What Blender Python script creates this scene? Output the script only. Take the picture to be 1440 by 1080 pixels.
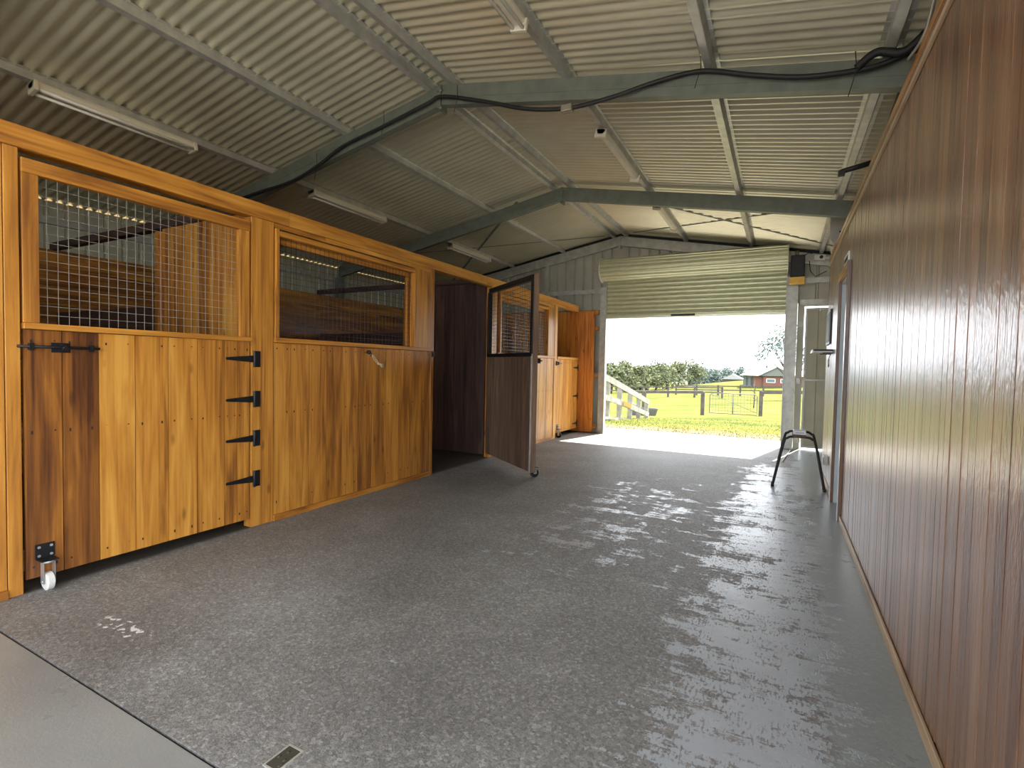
import bpy, bmesh, math, random
from mathutils import Vector, Matrix
rnd = random.Random(7)
S = bpy.context.scene
COL = S.collection
for o in list(bpy.data.objects): bpy.data.objects.remove(o, do_unlink=True)

# ------------------------------------------------------------------ camera
cam_d = bpy.data.cameras.new('camera'); cam = bpy.data.objects.new('camera', cam_d); COL.objects.link(cam)
r_ = Vector((0.88381134, 0.46739449, 0.02049156)); u_ = Vector((-0.03452795, 0.02148418, 0.99917278)); f_ = Vector((-0.46656761, 0.88378777, -0.03512614))
M = Matrix((r_, u_, -f_)).transposed().to_4x4(); M.translation = Vector((0, 0, 1.35))
cam.matrix_world = M
cam_d.sensor_width = 36; cam_d.lens = 715.7 / 1440 * 36; cam_d.clip_end = 5000; cam_d.clip_start = 0.02
S.camera = cam
# ------------------------------------------------------------------ world, sun, exposure
W = bpy.data.worlds.new('sky'); S.world = W; W.use_nodes = True
wn = W.node_tree.nodes; wl = W.node_tree.links
bg = wn['Background']
tc = wn.new('ShaderNodeTexCoord'); mp = wn.new('ShaderNodeMapping'); mp.inputs['Scale'].default_value = (1.2, 1.2, 5)
nz = wn.new('ShaderNodeTexNoise'); nz.inputs['Scale'].default_value = 1.6; nz.inputs['Detail'].default_value = 6
rp = wn.new('ShaderNodeValToRGB'); rp.color_ramp.elements[0].position = .36; rp.color_ramp.elements[1].position = .62
rp.color_ramp.elements[0].color = (.80, .89, 1.0, 1); rp.color_ramp.elements[1].color = (.97, .98, 1.0, 1)
wl.new(tc.outputs['Generated'], mp.inputs['Vector']); wl.new(mp.outputs['Vector'], nz.inputs['Vector']); wl.new(nz.outputs['Fac'], rp.inputs['Fac']); wl.new(rp.outputs['Color'], bg.inputs['Color'])
bg.inputs['Strength'].default_value = 2.8
sd = bpy.data.lights.new('sun', 'SUN'); sd.energy = 16; sd.angle = math.radians(.6); sd.color = (1, .92, .76)
sun = bpy.data.objects.new('sun', sd); COL.objects.link(sun)
sun.rotation_euler = Vector((.37, 1.55, 2.35)).to_track_quat('Z', 'Y').to_euler(); sun.location = (5, 20, 30)
S.view_settings.view_transform = 'Standard'; S.view_settings.look = 'None'; S.view_settings.gamma = 1
S.view_settings.use_curve_mapping = False; S.view_settings.exposure = 1.0

# ------------------------------------------------------------------ materials
def nodes(name):
    m = bpy.data.materials.new(name); m.use_nodes = True
    return m, m.node_tree.nodes, m.node_tree.links, m.node_tree.nodes['Principled BSDF']
def ramp(n, stops):
    r = n.new('ShaderNodeValToRGB'); e = r.color_ramp.elements
    e[0].position, e[0].color = stops[0][0], (*stops[0][1], 1); e[1].position, e[1].color = stops[-1][0], (*stops[-1][1], 1)
    for p, c in stops[1:-1]:
        k = e.new(p); k.color = (*c, 1)
    return r
def plain(name, col, rough=.5, metal=0, bump=0, bscale=60, var=.12, coat=0):
    m, n, l, b = nodes(name)
    t = n.new('ShaderNodeTexCoord'); z = n.new('ShaderNodeTexNoise'); z.inputs['Scale'].default_value = bscale * .15; z.inputs['Detail'].default_value = 5
    l.new(t.outputs['Object'], z.inputs['Vector'])
    r = ramp(n, [(.3, tuple(c * (1 - var) for c in col)), (.7, tuple(min(1, c * (1 + var)) for c in col))])
    l.new(z.outputs['Fac'], r.inputs['Fac']); l.new(r.outputs['Color'], b.inputs['Base Color'])
    b.inputs['Roughness'].default_value = rough; b.inputs['Metallic'].default_value = metal; b.inputs['Coat Weight'].default_value = coat
    if bump:
        z2 = n.new('ShaderNodeTexNoise'); z2.inputs['Scale'].default_value = bscale; z2.inputs['Detail'].default_value = 4
        l.new(t.outputs['Object'], z2.inputs['Vector'])
        bu = n.new('ShaderNodeBump'); bu.inputs['Strength'].default_value = bump; bu.inputs['Distance'].default_value = .01
        l.new(z2.outputs['Fac'], bu.inputs['Height']); l.new(bu.outputs['Normal'], b.inputs['Normal'])
    return m
def wood(name, stops, axis='Z', rough=.42, coat=.15, grain=1.0, bump=.15, knots=.5, fine=60):
    """boards: attribute 'tint' per board picks the colour, grain runs along axis"""
    m, n, l, b = nodes(name)
    t = n.new('ShaderNodeTexCoord'); at = n.new('ShaderNodeAttribute'); at.attribute_name = 'tint'
    off = n.new('ShaderNodeVectorMath'); off.operation = 'SCALE'; off.inputs['Scale'].default_value = 37.0
    l.new(at.outputs['Color'], off.inputs[0])
    add = n.new('ShaderNodeVectorMath'); l.new(t.outputs['Object'], add.inputs[0]); l.new(off.outputs[0], add.inputs[1])
    k = {'X': 0, 'Y': 1, 'Z': 2}[axis]
    def mapped(a, c):
        mpn = n.new('ShaderNodeMapping'); s = [a, a, a]; s[k] = c; mpn.inputs['Scale'].default_value = s
        l.new(add.outputs[0], mpn.inputs['Vector']); return mpn
    m1 = mapped(9, .9); n1 = n.new('ShaderNodeTexNoise'); n1.inputs['Scale'].default_value = 1; n1.inputs['Detail'].default_value = 6; n1.inputs['Distortion'].default_value = 1.2
    l.new(m1.outputs[0], n1.inputs['Vector'])
    m2 = mapped(fine, 2.0); n2 = n.new('ShaderNodeTexNoise'); n2.inputs['Scale'].default_value = 1; n2.inputs['Detail'].default_value = 5
    l.new(m2.outputs[0], n2.inputs['Vector'])
    sep = n.new('ShaderNodeSeparateColor'); l.new(at.outputs['Color'], sep.inputs[0])
    # v = tint + (n1-.5)*g + (n2-.5)*g2
    def math_(op, a, c):
        q = n.new('ShaderNodeMath'); q.operation = op
        for i, v in enumerate((a, c)):
            if isinstance(v, (int, float)): q.inputs[i].default_value = v
            else: l.new(v, q.inputs[i])
        return q.outputs[0]
    v = math_('ADD', sep.outputs[0], math_('MULTIPLY', math_('SUBTRACT', n1.outputs['Fac'], .5), 1.25 * grain))
    v = math_('ADD', v, math_('MULTIPLY', math_('SUBTRACT', n2.outputs['Fac'], .5), .65 * grain))
    r = ramp(n, stops); l.new(v, r.inputs['Fac'])
    # knots
    m3 = mapped(6, 2.2); vo = n.new('ShaderNodeTexVoronoi'); vo.inputs['Scale'].default_value = 1; l.new(m3.outputs[0], vo.inputs['Vector'])
    kr = ramp(n, [(.0, (1, 1, 1)), (.05, (1, 1, 1)), (.13, (0, 0, 0))]); l.new(vo.outputs['Distance'], kr.inputs['Fac'])
    mx = n.new('ShaderNodeMix'); mx.data_type = 'RGBA'
    l.new(math_('MULTIPLY', kr.outputs['Color'], knots), mx.inputs['Factor']); l.new(r.outputs['Color'], mx.inputs[6]); mx.inputs[7].default_value = (*[c * .45 for c in stops[0][1]], 1)
    l.new(mx.outputs[2], b.inputs['Base Color'])
    b.inputs['Roughness'].default_value = rough; b.inputs['Coat Weight'].default_value = coat; b.inputs['Coat Roughness'].default_value = .2 if coat < .9 else .3
    bu = n.new('ShaderNodeBump'); bu.inputs['Strength'].default_value = bump; bu.inputs['Distance'].default_value = .006
    if coat >= .7:
        b.inputs['Specular IOR Level'].default_value = .25      # brushed varnish: short ripples and specks over the grain
        m4 = mapped(70, 28); n4 = n.new('ShaderNodeTexNoise'); n4.inputs['Scale'].default_value = 1; n4.inputs['Detail'].default_value = 4; l.new(m4.outputs[0], n4.inputs['Vector'])
        l.new(math_('ADD', math_('MULTIPLY', n2.outputs['Fac'], .6), math_('MULTIPLY', n4.outputs['Fac'], .7)), bu.inputs['Height']); l.new(bu.outputs['Normal'], b.inputs['Coat Normal'])
    else: l.new(n2.outputs['Fac'], bu.inputs['Height'])
    l.new(bu.outputs['Normal'], b.inputs['Normal'])
    return m
OR = [(0, (.085, .027, .008)), (.35, (.29, .105, .018)), (.65, (.56, .235, .034)), (1, (.76, .38, .07))]
DK = [(0, (.020, .010, .008)), (.4, (.060, .030, .024)), (.7, (.11, .058, .045)), (1, (.20, .115, .08))]  # reddish brown timber, darkened for the shade inside the stalls
GB = [(0, (.045, .026, .018)), (.4, (.10, .06, .04)), (.7, (.17, .105, .07)), (1, (.26, .17, .11))]
RW = [(0, (.085, .033, .016)), (.35, (.175, .078, .038)), (.65, (.27, .135, .070)), (1, (.38, .21, .12))]
MT = {}
MT['woodZ'] = wood('honey_timber_upright', OR, 'Z')
MT['woodY'] = wood('honey_timber_along', OR, 'Y')
MT['woodX'] = wood('honey_timber_across', OR, 'X')
MT['darkZ'] = wood('shaded_timber_upright', DK, 'Z', rough=.6, coat=0, knots=.2)
MT['darkX'] = wood('shaded_timber_across', DK, 'X', rough=.6, coat=0, knots=.2)
MT['brownZ'] = wood('grey_brown_timber', GB, 'Z', rough=.6, coat=0, knots=.3)
MT['panelZ'] = wood('varnished_lining_boards', RW, 'Z', rough=.34, coat=.8, bump=.55, knots=.1, fine=110)
MT['panelY'] = wood('varnished_trim', OR, 'Y', rough=.35, coat=.4, knots=.1)
MT['paletrim'] = wood('pale_skirting', [(0, (.16, .09, .05)), (.35, (.36, .24, .14)), (.65, (.5, .36, .22)), (1, (.62, .5, .34))], 'Y', rough=.5, coat=.1)
MT['endZ'] = wood('deep_orange_timber', [(0, (.13, .035, .010)), (.35, (.38, .105, .016)), (.65, (.62, .20, .025)), (1, (.80, .34, .06))], 'Z', knots=.7)
MT['steel'] = plain('galvanised_steel', (.50, .50, .46), .42, .4, var=.18)
MT['paintedsteel'] = plain('dull_green_grey_steel', (.155, .175, .145), .5, .15, var=.15)
MT['wire'] = plain('galvanised_wire', (.42, .42, .37), .45, .5)
MT['darkwire'] = plain('dark_wire', (.07, .07, .09), .45, .4)
MT['black'] = plain('black_steel', (.015, .016, .019), .42, .3)
MT['blackrubber'] = plain('black_rubber', (.012, .012, .013), .6)
MT['white'] = plain('white_plastic', (.78, .78, .74), .4, var=.05)
MT['cream'] = plain('aged_white_enamel', (.72, .68, .56), .4, var=.06)
MT['tube'] = plain('frosted_glass_tube', (.85, .85, .80), .15, var=.02)
MT['zinc'] = plain('bright_zinc', (.62, .64, .66), .3, .7)
MT['brass'] = plain('old_metal', (.25, .22, .17), .5, .4)
MT['clad'] = plain('beige_wall_sheeting', (.46, .45, .34), .5, .1, var=.1, bscale=20)
MT['cladgrey'] = plain('grey_wall_sheeting', (.44, .43, .36), .45, .15, var=.14, bscale=20)
MT['roofsheet'] = plain('zincalume_roof_sheet', (.70, .67, .50), .32, .4, var=.07, bscale=12)
MT['outsteel'] = plain('weathered_gate_steel', (.085, .085, .08), .6)
MT['curtain'] = plain('pale_eucalypt_door_sheet', (.60, .61, .42), .30, .4, var=.06)
MT['rope'] = plain('straw_coloured_rope', (.62, .50, .30), .8)
MT['concrete_edge'] = plain('old_concrete', (.34, .34, .33), .8, bump=.4)
MT['jamb'] = plain('pale_blue_grey_paint', (.50, .56, .60), .35, var=.04)
MT['yellow'] = plain('amber_label', (.85, .52, .10), .5, var=.05)
MT['whitelabel'] = plain('paper_label', (.85, .86, .88), .5, var=.04)
MT['nail'] = plain('rusty_nail_head', (.035, .018, .012), .6)
MT['oldpaint'] = plain('weathered_white_paint', (.22, .21, .185), .7, var=.35, bscale=30)
MT['greytimber'] = plain('silvered_fence_timber', (.07, .062, .052), .85, var=.3, bscale=40)
MT['bark'] = plain('grey_bark', (.07, .06, .05), .9, var=.3)
MT['roofwhite'] = plain('pale_metal_roof', (.26, .26, .26), .5, .0, var=.05)
MT['sign_yellow'] = plain('yellow_sign_paint', (.26, .13, .006), .5, var=.05)
def brick():
    m, n, l, b = nodes('red_brick'); t = n.new('ShaderNodeTexCoord'); br = n.new('ShaderNodeTexBrick'); br.inputs['Scale'].default_value = 3
    mp2 = n.new('ShaderNodeMapping'); mp2.inputs['Rotation'].default_value = (math.pi / 2, 0, 0)
    br.inputs['Color1'].default_value = (.15, .05, .032, 1); br.inputs['Color2'].default_value = (.17, .068, .045, 1); br.inputs['Mortar'].default_value = (.16, .12, .10, 1)
    l.new(t.outputs['Object'], mp2.inputs[0]); l.new(mp2.outputs[0], br.inputs['Vector']); l.new(br.outputs['Color'], b.inputs['Base Color']); b.inputs['Roughness'].default_value = .85
    return m
MT['brick'] = brick()
def leafmat(name, a, c):
    m, n, l, b = nodes(name); g = n.new('ShaderNodeTexCoord'); z = n.new('ShaderNodeTexNoise'); z.inputs['Scale'].default_value = .9
    l.new(g.outputs['Object'], z.inputs['Vector']); r = ramp(n, [(.3, a), (.7, c)]); l.new(z.outputs['Fac'], r.inputs['Fac']); l.new(r.outputs['Color'], b.inputs['Base Color'])
    b.inputs['Roughness'].default_value = .8; b.inputs['Specular IOR Level'].default_value = .08
    return m
MT['gum'] = leafmat('gum_leaves', (.075, .092, .045), (.145, .155, .09))
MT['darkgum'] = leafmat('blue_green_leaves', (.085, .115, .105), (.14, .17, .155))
MT['blade'] = leafmat('grass_blades', (.04, .055, .009), (.09, .088, .02))
def grass():
    m, n, l, b = nodes('paddock_grass'); t = n.new('ShaderNodeTexCoord')
    mpn = n.new('ShaderNodeMapping'); mpn.inputs['Scale'].default_value = (.55, 1.0, 1); l.new(t.outputs['Object'], mpn.inputs[0])
    z = n.new('ShaderNodeTexNoise'); z.inputs['Scale'].default_value = .5; z.inputs['Detail'].default_value = 10; z.inputs['Roughness'].default_value = .72
    l.new(mpn.outputs[0], z.inputs['Vector'])
    r = ramp(n, [(.32, (.026, .040, .004)), (.46, (.056, .068, .009)), (.56, (.082, .082, .014)), (.7, (.115, .088, .030))]); l.new(z.outputs['Fac'], r.inputs['Fac'])
    # dry earth near the slab
    sx = n.new('ShaderNodeSeparateXYZ'); l.new(t.outputs['Object'], sx.inputs[0])
    z2 = n.new('ShaderNodeTexNoise'); z2.inputs['Scale'].default_value = 2.5; z2.inputs['Detail'].default_value = 8; l.new(t.outputs['Object'], z2.inputs['Vector'])
    ma = n.new('ShaderNodeMath'); ma.operation = 'MULTIPLY_ADD'; l.new(z2.outputs['Fac'], ma.inputs[0]); ma.inputs[1].default_value = -3.0; l.new(sx.outputs['Y'], ma.inputs[2])
    mr = n.new('ShaderNodeMapRange'); mr.inputs['From Min'].default_value = 10.3; mr.inputs['From Max'].default_value = 11.6; l.new(ma.outputs[0], mr.inputs['Value'])
    mx = n.new('ShaderNodeMix'); mx.data_type = 'RGBA'; l.new(mr.outputs[0], mx.inputs['Factor']); mx.inputs[6].default_value = (.16, .12, .075, 1); l.new(r.outputs['Color'], mx.inputs[7])
    l.new(mx.outputs[2], b.inputs['Base Color']); b.inputs['Roughness'].default_value = .95; b.inputs['Specular IOR Level'].default_value = .05
    bu = n.new('ShaderNodeBump'); bu.inputs['Strength'].default_value = .6; bu.inputs['Distance'].default_value = .1; l.new(z.outputs['Fac'], bu.inputs['Height']); l.new(bu.outputs['Normal'], b.inputs['Normal'])
    return m
MT['grass'] = grass()
def floor_mat():
    m, n, l, b = nodes('worn_concrete')
    t = n.new('ShaderNodeTexCoord'); sx = n.new('ShaderNodeSeparateXYZ'); l.new(t.outputs['Object'], sx.inputs[0])
    X, Y = sx.outputs['X'], sx.outputs['Y']
    def mt(op, *a, clamp=False):
        q = n.new('ShaderNodeMath'); q.operation = op; q.use_clamp = clamp
        for i, v in enumerate(a):
            if isinstance(v, (int, float)): q.inputs[i].default_value = v
            else: l.new(v, q.inputs[i])
        return q.outputs[0]
    def noise(scale, sc=(1, 1, 1), det=5, rough=.5, dist=0):
        mpn = n.new('ShaderNodeMapping'); mpn.inputs['Scale'].default_value = sc; l.new(t.outputs['Object'], mpn.inputs[0])
        z = n.new('ShaderNodeTexNoise'); z.inputs['Scale'].default_value = scale; z.inputs['Detail'].default_value = det; z.inputs['Roughness'].default_value = rough; z.inputs['Distortion'].default_value = dist
        l.new(mpn.outputs[0], z.inputs['Vector']); return z.outputs['Fac']
    def sstep(v, a, c):
        q = n.new('ShaderNodeMapRange'); q.interpolation_type = 'SMOOTHSTEP'; q.inputs['From Min'].default_value = a; q.inputs['From Max'].default_value = c; l.new(v, q.inputs['Value']); return q.outputs[0]
    def mix(fac, a, c):
        q = n.new('ShaderNodeMix'); q.data_type = 'RGBA'
        l.new(fac, q.inputs['Factor'])
        for i, v in ((6, a), (7, c)):
            if isinstance(v, tuple): q.inputs[i].default_value = (*v, 1)
            else: l.new(v, q.inputs[i])
        return q.outputs[2]
    big = noise(.9, det=6, rough=.6)
    base = ramp(n, [(.3, (.165, .160, .152)), (.5, (.235, .230, .222)), (.72, (.33, .33, .325))]); l.new(big, base.inputs['Fac'])
    # exposed stones
    vo = n.new('ShaderNodeTexVoronoi'); vo.inputs['Scale'].default_value = 85; l.new(t.outputs['Object'], vo.inputs['Vector'])
    st = ramp(n, [(.0, (.60, .60, .60)), (.5, (.92, .92, .92)), (.85, (1.12, 1.12, 1.12)), (1, (1.6, 1.6, 1.6))]); 
    sc = n.new('ShaderNodeSeparateColor'); l.new(vo.outputs['Color'], sc.inputs[0]); l.new(sc.outputs[0], st.inputs['Fac'])
    stone_zone = sstep(mt('ADD', noise(.8, det=3), mt('MULTIPLY', sstep(mt('ABSOLUTE', mt('ADD', X, .8)), 1.9, .3), .25)), .46, .70)
    mul = n.new('ShaderNodeMix'); mul.data_type = 'RGBA'; mul.blend_type = 'MULTIPLY'; mul.inputs['Factor'].default_value = .85
    l.new(base.outputs['Color'], mul.inputs[6]); l.new(st.outputs['Color'], mul.inputs[7])
    fine = noise(140, det=3); fr = ramp(n, [(.3, (.62, .62, .62)), (.7, (1.3, 1.3, 1.3))]); l.new(fine, fr.inputs['Fac'])
    mul2 = n.new('ShaderNodeMix'); mul2.data_type = 'RGBA'; mul2.blend_type = 'MULTIPLY'; mul2.inputs['Factor'].default_value = .75
    l.new(mul.outputs[2], mul2.inputs[6]); l.new(fr.outputs['Color'], mul2.inputs[7])
    colr = mul2.outputs[2]
    # smooth remains of the trowelled skin: ragged patches
    edge = noise(2.2, (1.3, 2.2, 1), det=12, rough=.74, dist=.1)
    blk = noise(7.0, (1.6, .3, 1), det=8, rough=.7)
    ragx = noise(11.0, (.25, 2.4, 1), det=8, rough=.65)
    v = mt('ADD', mt('MULTIPLY', edge, .55), mt('ADD', mt('MULTIPLY', blk, .22), mt('MULTIPLY', ragx, .27)))
    band = mt('MULTIPLY', sstep(mt('ABSOLUTE', mt('ADD', X, .06)), .62, .1), .165)
    band2 = mt('MULTIPLY', mt('MULTIPLY', sstep(mt('ABSOLUTE', mt('ADD', X, 1.25)), 1.1, .2), sstep(mt('ABSOLUTE', mt('SUBTRACT', Y, 4.6)), 2.6, .6)), .102)
    yfade = mt('MULTIPLY', sstep(mt('ABSOLUTE', mt('SUBTRACT', Y, 4.4)), 3.4, 4.4), .2)
    left = mt('MULTIPLY', sstep(X, -2.0, -3.0), .15)
    vv = mt('SUBTRACT', mt('SUBTRACT', mt('ADD', mt('ADD', v, band), band2), yfade), left)
    lines = noise(1, (95, 30, 1), det=1)
    patch = mt('MULTIPLY', sstep(vv, .632, .646), mt('SUBTRACT', 1, mt('MULTIPLY', sstep(lines, .52, .62), sstep(vv, .72, .65))))
    strip = sstep(mt('ADD', X, mt('MULTIPLY', noise(3, (1, 1, 1), det=6), .5)), .42, .50)    # smooth strip by the timber wall
    smooth = mt('MAXIMUM', patch, strip)
    apron = sstep(mt('ADD', Y, 0), 1.012, 1.0)     # older slab before the joint
    smooth2 = mt('MAXIMUM', smooth, apron)
    scol = mix(noise(6, det=4), (.33, .36, .40), (.46, .50, .56))  # blue tint paints the reflected sky into the smooth patches
    colr = mix(mt('MULTIPLY', patch, .9), colr, scol)
    colr = mix(mt('MULTIPLY', strip, .7), colr, (.29, .33, .34))
    acol = mix(noise(1.5, det=6), (.17, .17, .165), (.34, .35, .34))
    colr = mix(apron, colr, acol)
    # white paint spill
    dx = mt('DIVIDE', mt('ADD', X, 2.86), .22); dy = mt('DIVIDE', mt('SUBTRACT', Y, 1.32), .07)
    dd = mt('ADD', mt('MULTIPLY', dx, dx), mt('MULTIPLY', dy, dy))
    sp = mt('MULTIPLY', sstep(dd, 1.2, .6), sstep(noise(28, det=3), .55, .60))
    colr = mix(sp, colr, (.75, .75, .78))
    # dark concrete floor beyond the stall fronts
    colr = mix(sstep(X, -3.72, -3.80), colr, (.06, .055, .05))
    l.new(colr, b.inputs['Base Color'])
    ro = n.new('ShaderNodeMapRange'); l.new(smooth2, ro.inputs['Value']); ro.inputs['To Min'].default_value = .62; ro.inputs['To Max'].default_value = .30
    rr = mt('ADD', ro.outputs[0], mt('MULTIPLY', mt('SUBTRACT', big, .5), .3)); l.new(rr, b.inputs['Roughness'])
    hh = mt('ADD', mt('MULTIPLY', fine, .6), mt('MULTIPLY', sc.outputs[0], .7))
    hh = mt('MULTIPLY', hh, mt('SUBTRACT', 1, mt('MULTIPLY', smooth2, .85)))
    hh = mt('ADD', hh, mt('MULTIPLY', patch, .35))
    bu = n.new('ShaderNodeBump'); bu.inputs['Strength'].default_value = .7; bu.inputs['Distance'].default_value = .008; l.new(hh, bu.inputs['Height']); l.new(bu.outputs['Normal'], b.inputs['Normal'])
    return m
MT['floor'] = floor_mat()

# ------------------------------------------------------------------ mesh helpers
class MB:
    def __init__(s): s.bm = bmesh.new(); s.c = s.bm.loops.layers.float_color.new('tint'); s.mi = 0
    def _paint(s, fs, t):
        for f in fs:
            f.material_index = s.mi
            for lp in f.loops: lp[s.c] = (t, (t * 7.31) % 1, (t * 3.77) % 1, 1)
    def box(s, x0, x1, y0, y1, z0, z1, t=.5, mat=None, mi=None):
        v = [s.bm.verts.new((x, y, z)) for x in (x0, x1) for y in (y0, y1) for z in (z0, z1)]
        if mat is not None:
            for q in v: q.co = mat @ q.co
        idx = ((0, 1, 3, 2), (4, 6, 7, 5), (0, 4, 5, 1), (2, 3, 7, 6), (0, 2, 6, 4), (1, 5, 7, 3))
        fs = [s.bm.faces.new([v[i] for i in q]) for q in idx]
        if x1 < x0 or y1 < y0 or z1 < z0: bmesh.ops.recalc_face_normals(s.bm, faces=fs)
        o = s.mi
        if mi is not None: s.mi = mi
        s._paint(fs, t); s.mi = o
        return s
    def bar(s, a, b, w, h, t=.5, up=(0, 0, 1)):
        a = Vector(a); b = Vector(b); d = b - a; L = d.length; d.normalize()
        side = d.cross(Vector(up)); 
        if side.length < 1e-5: side = Vector((1, 0, 0))
        side.normalize(); up2 = side.cross(d)
        m = Matrix((side, d, up2)).transposed().to_4x4(); m.translation = a
        return s.box(-w / 2, w / 2, 0, L, -h / 2, h / 2, t, m)
    def tube(s, pts, r, seg=8, t=.5, cap=True, closed=False):
        pts = [Vector(p) for p in pts]; rings = []
        n = len(pts); up = None
        rs = r if isinstance(r, (list, tuple)) else [r] * n
        for i, p in enumerate(pts):
            d = (pts[min(i + 1, n - 1)] - pts[max(i - 1, 0)]).normalized()
            if up is None:
                up = Vector((0, 0, 1)) if abs(d.z) < .9 else Vector((1, 0, 0))
            a = d.cross(up).normalized(); c = a.cross(d).normalized(); up = c
            rings.append([s.bm.verts.new(p + (a * math.cos(q) + c * math.sin(q)) * rs[i]) for q in [2 * math.pi * k / seg for k in range(seg)]])
        fs = []
        for i in range(n - 1):
            for k in range(seg): 
                f = s.bm.faces.new((rings[i][k], rings[i + 1][k], rings[i + 1][(k + 1) % seg], rings[i][(k + 1) % seg])); f.smooth = True; fs.append(f)
        if cap:
            fs.append(s.bm.faces.new(rings[0])); fs.append(s.bm.faces.new(rings[-1][::-1]))
        s._paint(fs, t); return s
    def cyl(s, a, b, r, seg=16, t=.5, r2=None): return s.tube([a, b], [r, r if r2 is None else r2], seg, t)
    def prism(s, prof, a, b, t=.5, closed=True, smooth=False):
        """extrude list of 3D points prof by vector from a to b (offsets)"""
        a = Vector(a); b = Vector(b)
        v0 = [s.bm.verts.new(Vector(p) + a) for p in prof]; v1 = [s.bm.verts.new(Vector(p) + b) for p in prof]
        n = len(prof); fs = []
        for i in range(n if closed else n - 1):
            f = s.bm.faces.new((v0[i], v0[(i + 1) % n], v1[(i + 1) % n], v1[i])); f.smooth = smooth; fs.append(f)
        if closed: fs.append(s.bm.faces.new(v0[::-1])); fs.append(s.bm.faces.new(v1))
        bmesh.ops.recalc_face_normals(s.bm, faces=fs) if closed else None
        s._paint(fs, t); return s
    def face(s, pts, t=.5, smooth=False):
        f = s.bm.faces.new([s.bm.verts.new(p) for p in pts]); f.smooth = smooth; s._paint([f], t); return s
    def ball(s, c, r, t=.5, sub=2, scale=(1, 1, 1)):
        m = Matrix.Translation(c) @ Matrix.Diagonal((*scale, 1))
        g = bmesh.ops.create_icosphere(s.bm, subdivisions=sub, radius=r, matrix=m)
        fs = list({f for v in g['verts'] for f in v.link_faces})
        for f in fs: f.smooth = True
        s._paint(fs, t); return s
    def build(s, name, mats, parent=None, bevel=0):
        me = bpy.data.meshes.new(name); s.bm.to_mesh(me); s.bm.free()
        for m in (mats if isinstance(mats, (list, tuple)) else [mats]): me.materials.append(m)
        o = bpy.data.objects.new(name, me); COL.objects.link(o)
        if parent is not None: o.parent = parent
        if bevel:
            bv = o.modifiers.new('bevel', 'BEVEL'); bv.width = bevel; bv.segments = 2; bv.limit_method = 'ANGLE'; bv.angle_limit = math.radians(40)
        return o
def tag(o, label, cat, group=None):
    o['label'] = label; o['category'] = cat
    if group: o['group'] = group
    return o
def thing(name, label, cat, loc=(0, 0, 0), rz=0, group=None):
    o = bpy.data.objects.new(name, None); COL.objects.link(o); o.location = loc; o.rotation_euler = (0, 0, rz); o.empty_display_size = .1
    return tag(o, label, cat, group)
def struct(o, label=None, cat=None):
    o['kind'] = 'structure'
    if label: o['label'] = label
    if cat: o['category'] = cat
    return o
def parts(name, mat, parent, boxes, bevel=0):
    for q in boxes:
        b = MB(); b.box(*q); b.build(name, mat, parent, bevel)

# ------------------------------------------------------------------ key dimensions
XL, XW, XO, XE = -3.757, .522, -7.72, 1.80        # stall fronts, timber wall, outer left and right cladding
XR, ZA, SL = -2.958, 4.085, .186                  # ridge x, ridge height, slope
Y0, YF = -2.2, 10.25                              # near end (open) and far gable
def rz_(x, za=ZA): return za - SL * abs(x - XR)

# ------------------------------------------------------------------ floor
b = MB(); b.box(XO - .1, XE + .1, Y0, 1.000, -.15, 0); b.box(XO - .1, XE + .1, 1.013, YF + .95, -.15, 0)
fl = b.build('floor', MT['floor']); struct(fl, 'grey worn concrete floor with shiny trowelled patches along the aisle', 'floor')
b = MB(); b.box(XO - .1, XE + .1, .99, 1.02, -.16, -.012); struct(b.build('trim_1', MT['blackrubber']), 'dark expansion joint cut across the concrete floor', 'floor joint')

# ------------------------------------------------------------------ roof sheeting
def roof():
    b = MB(); P = .1; N = 10; ys = []
    y = Y0 - .15
    while y < YF + .35: ys.append(y); y += P / N
    cols = []
    for y in ys:
        d = .0125 * math.cos(2 * math.pi * y / P)
        row = [b.bm.verts.new((x, y, rz_(x) + d)) for x in (XO - .35, -5.2, XR)]
        row2 = [row[-1]] + [b.bm.verts.new((x, y, rz_(x) + d)) for x in (-.6, XE + .35)]
        cols.append(row + row2[1:])
    fs = []
    for a, c in zip(cols, cols[1:]):
        for i in range(len(a) - 1):
            f = b.bm.faces.new((a[i], c[i], c[i + 1], a[i + 1])); f.smooth = True; fs.append(f)
    b._paint(fs, .5)
    return b.build('ceiling', MT['roofsheet'])
cl = roof(); struct(cl, 'underside of the corrugated zincalume roof sheeting', 'ceiling')
for e in ():
    pass
# ------------------------------------------------------------------ outer cladding
def clad(b, p0, p1, z0, ztop, nrm, pitch=.2, rib=.022, t=.5):
    """ribbed sheet between plan points p0,p1; ztop = function of plan point; nrm = inward normal"""
    p0 = Vector((*p0, 0)); p1 = Vector((*p1, 0)); L = (p1 - p0).length; d = (p1 - p0) / L; nrm = Vector((*nrm, 0)); s = 0; pts = []
    while s < L:
        for q, h in ((0, 0), (pitch - .05, 0), (pitch - .035, rib), (pitch - .015, rib)):
            if s + q <= L: pts.append(p0 + d * (s + q) - nrm * h)
        s += pitch
    pts.append(p1); fs = []
    vs = [(b.bm.verts.new((p.x, p.y, z0)), b.bm.verts.new((p.x, p.y, ztop(p)))) for p in pts]
    for a, c in zip(vs, vs[1:]): fs.append(b.bm.faces.new((a[0], c[0], c[1], a[1])))
    b._paint(fs, t)
b = MB(); clad(b, (XO, Y0), (XO, YF), 0, lambda p: rz_(XO) - .008, (1, 0)); wl_ = b.build('wall_left', MT['clad']); struct(wl_, 'beige ribbed metal outer wall behind the stables', 'wall')
b = MB()
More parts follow.
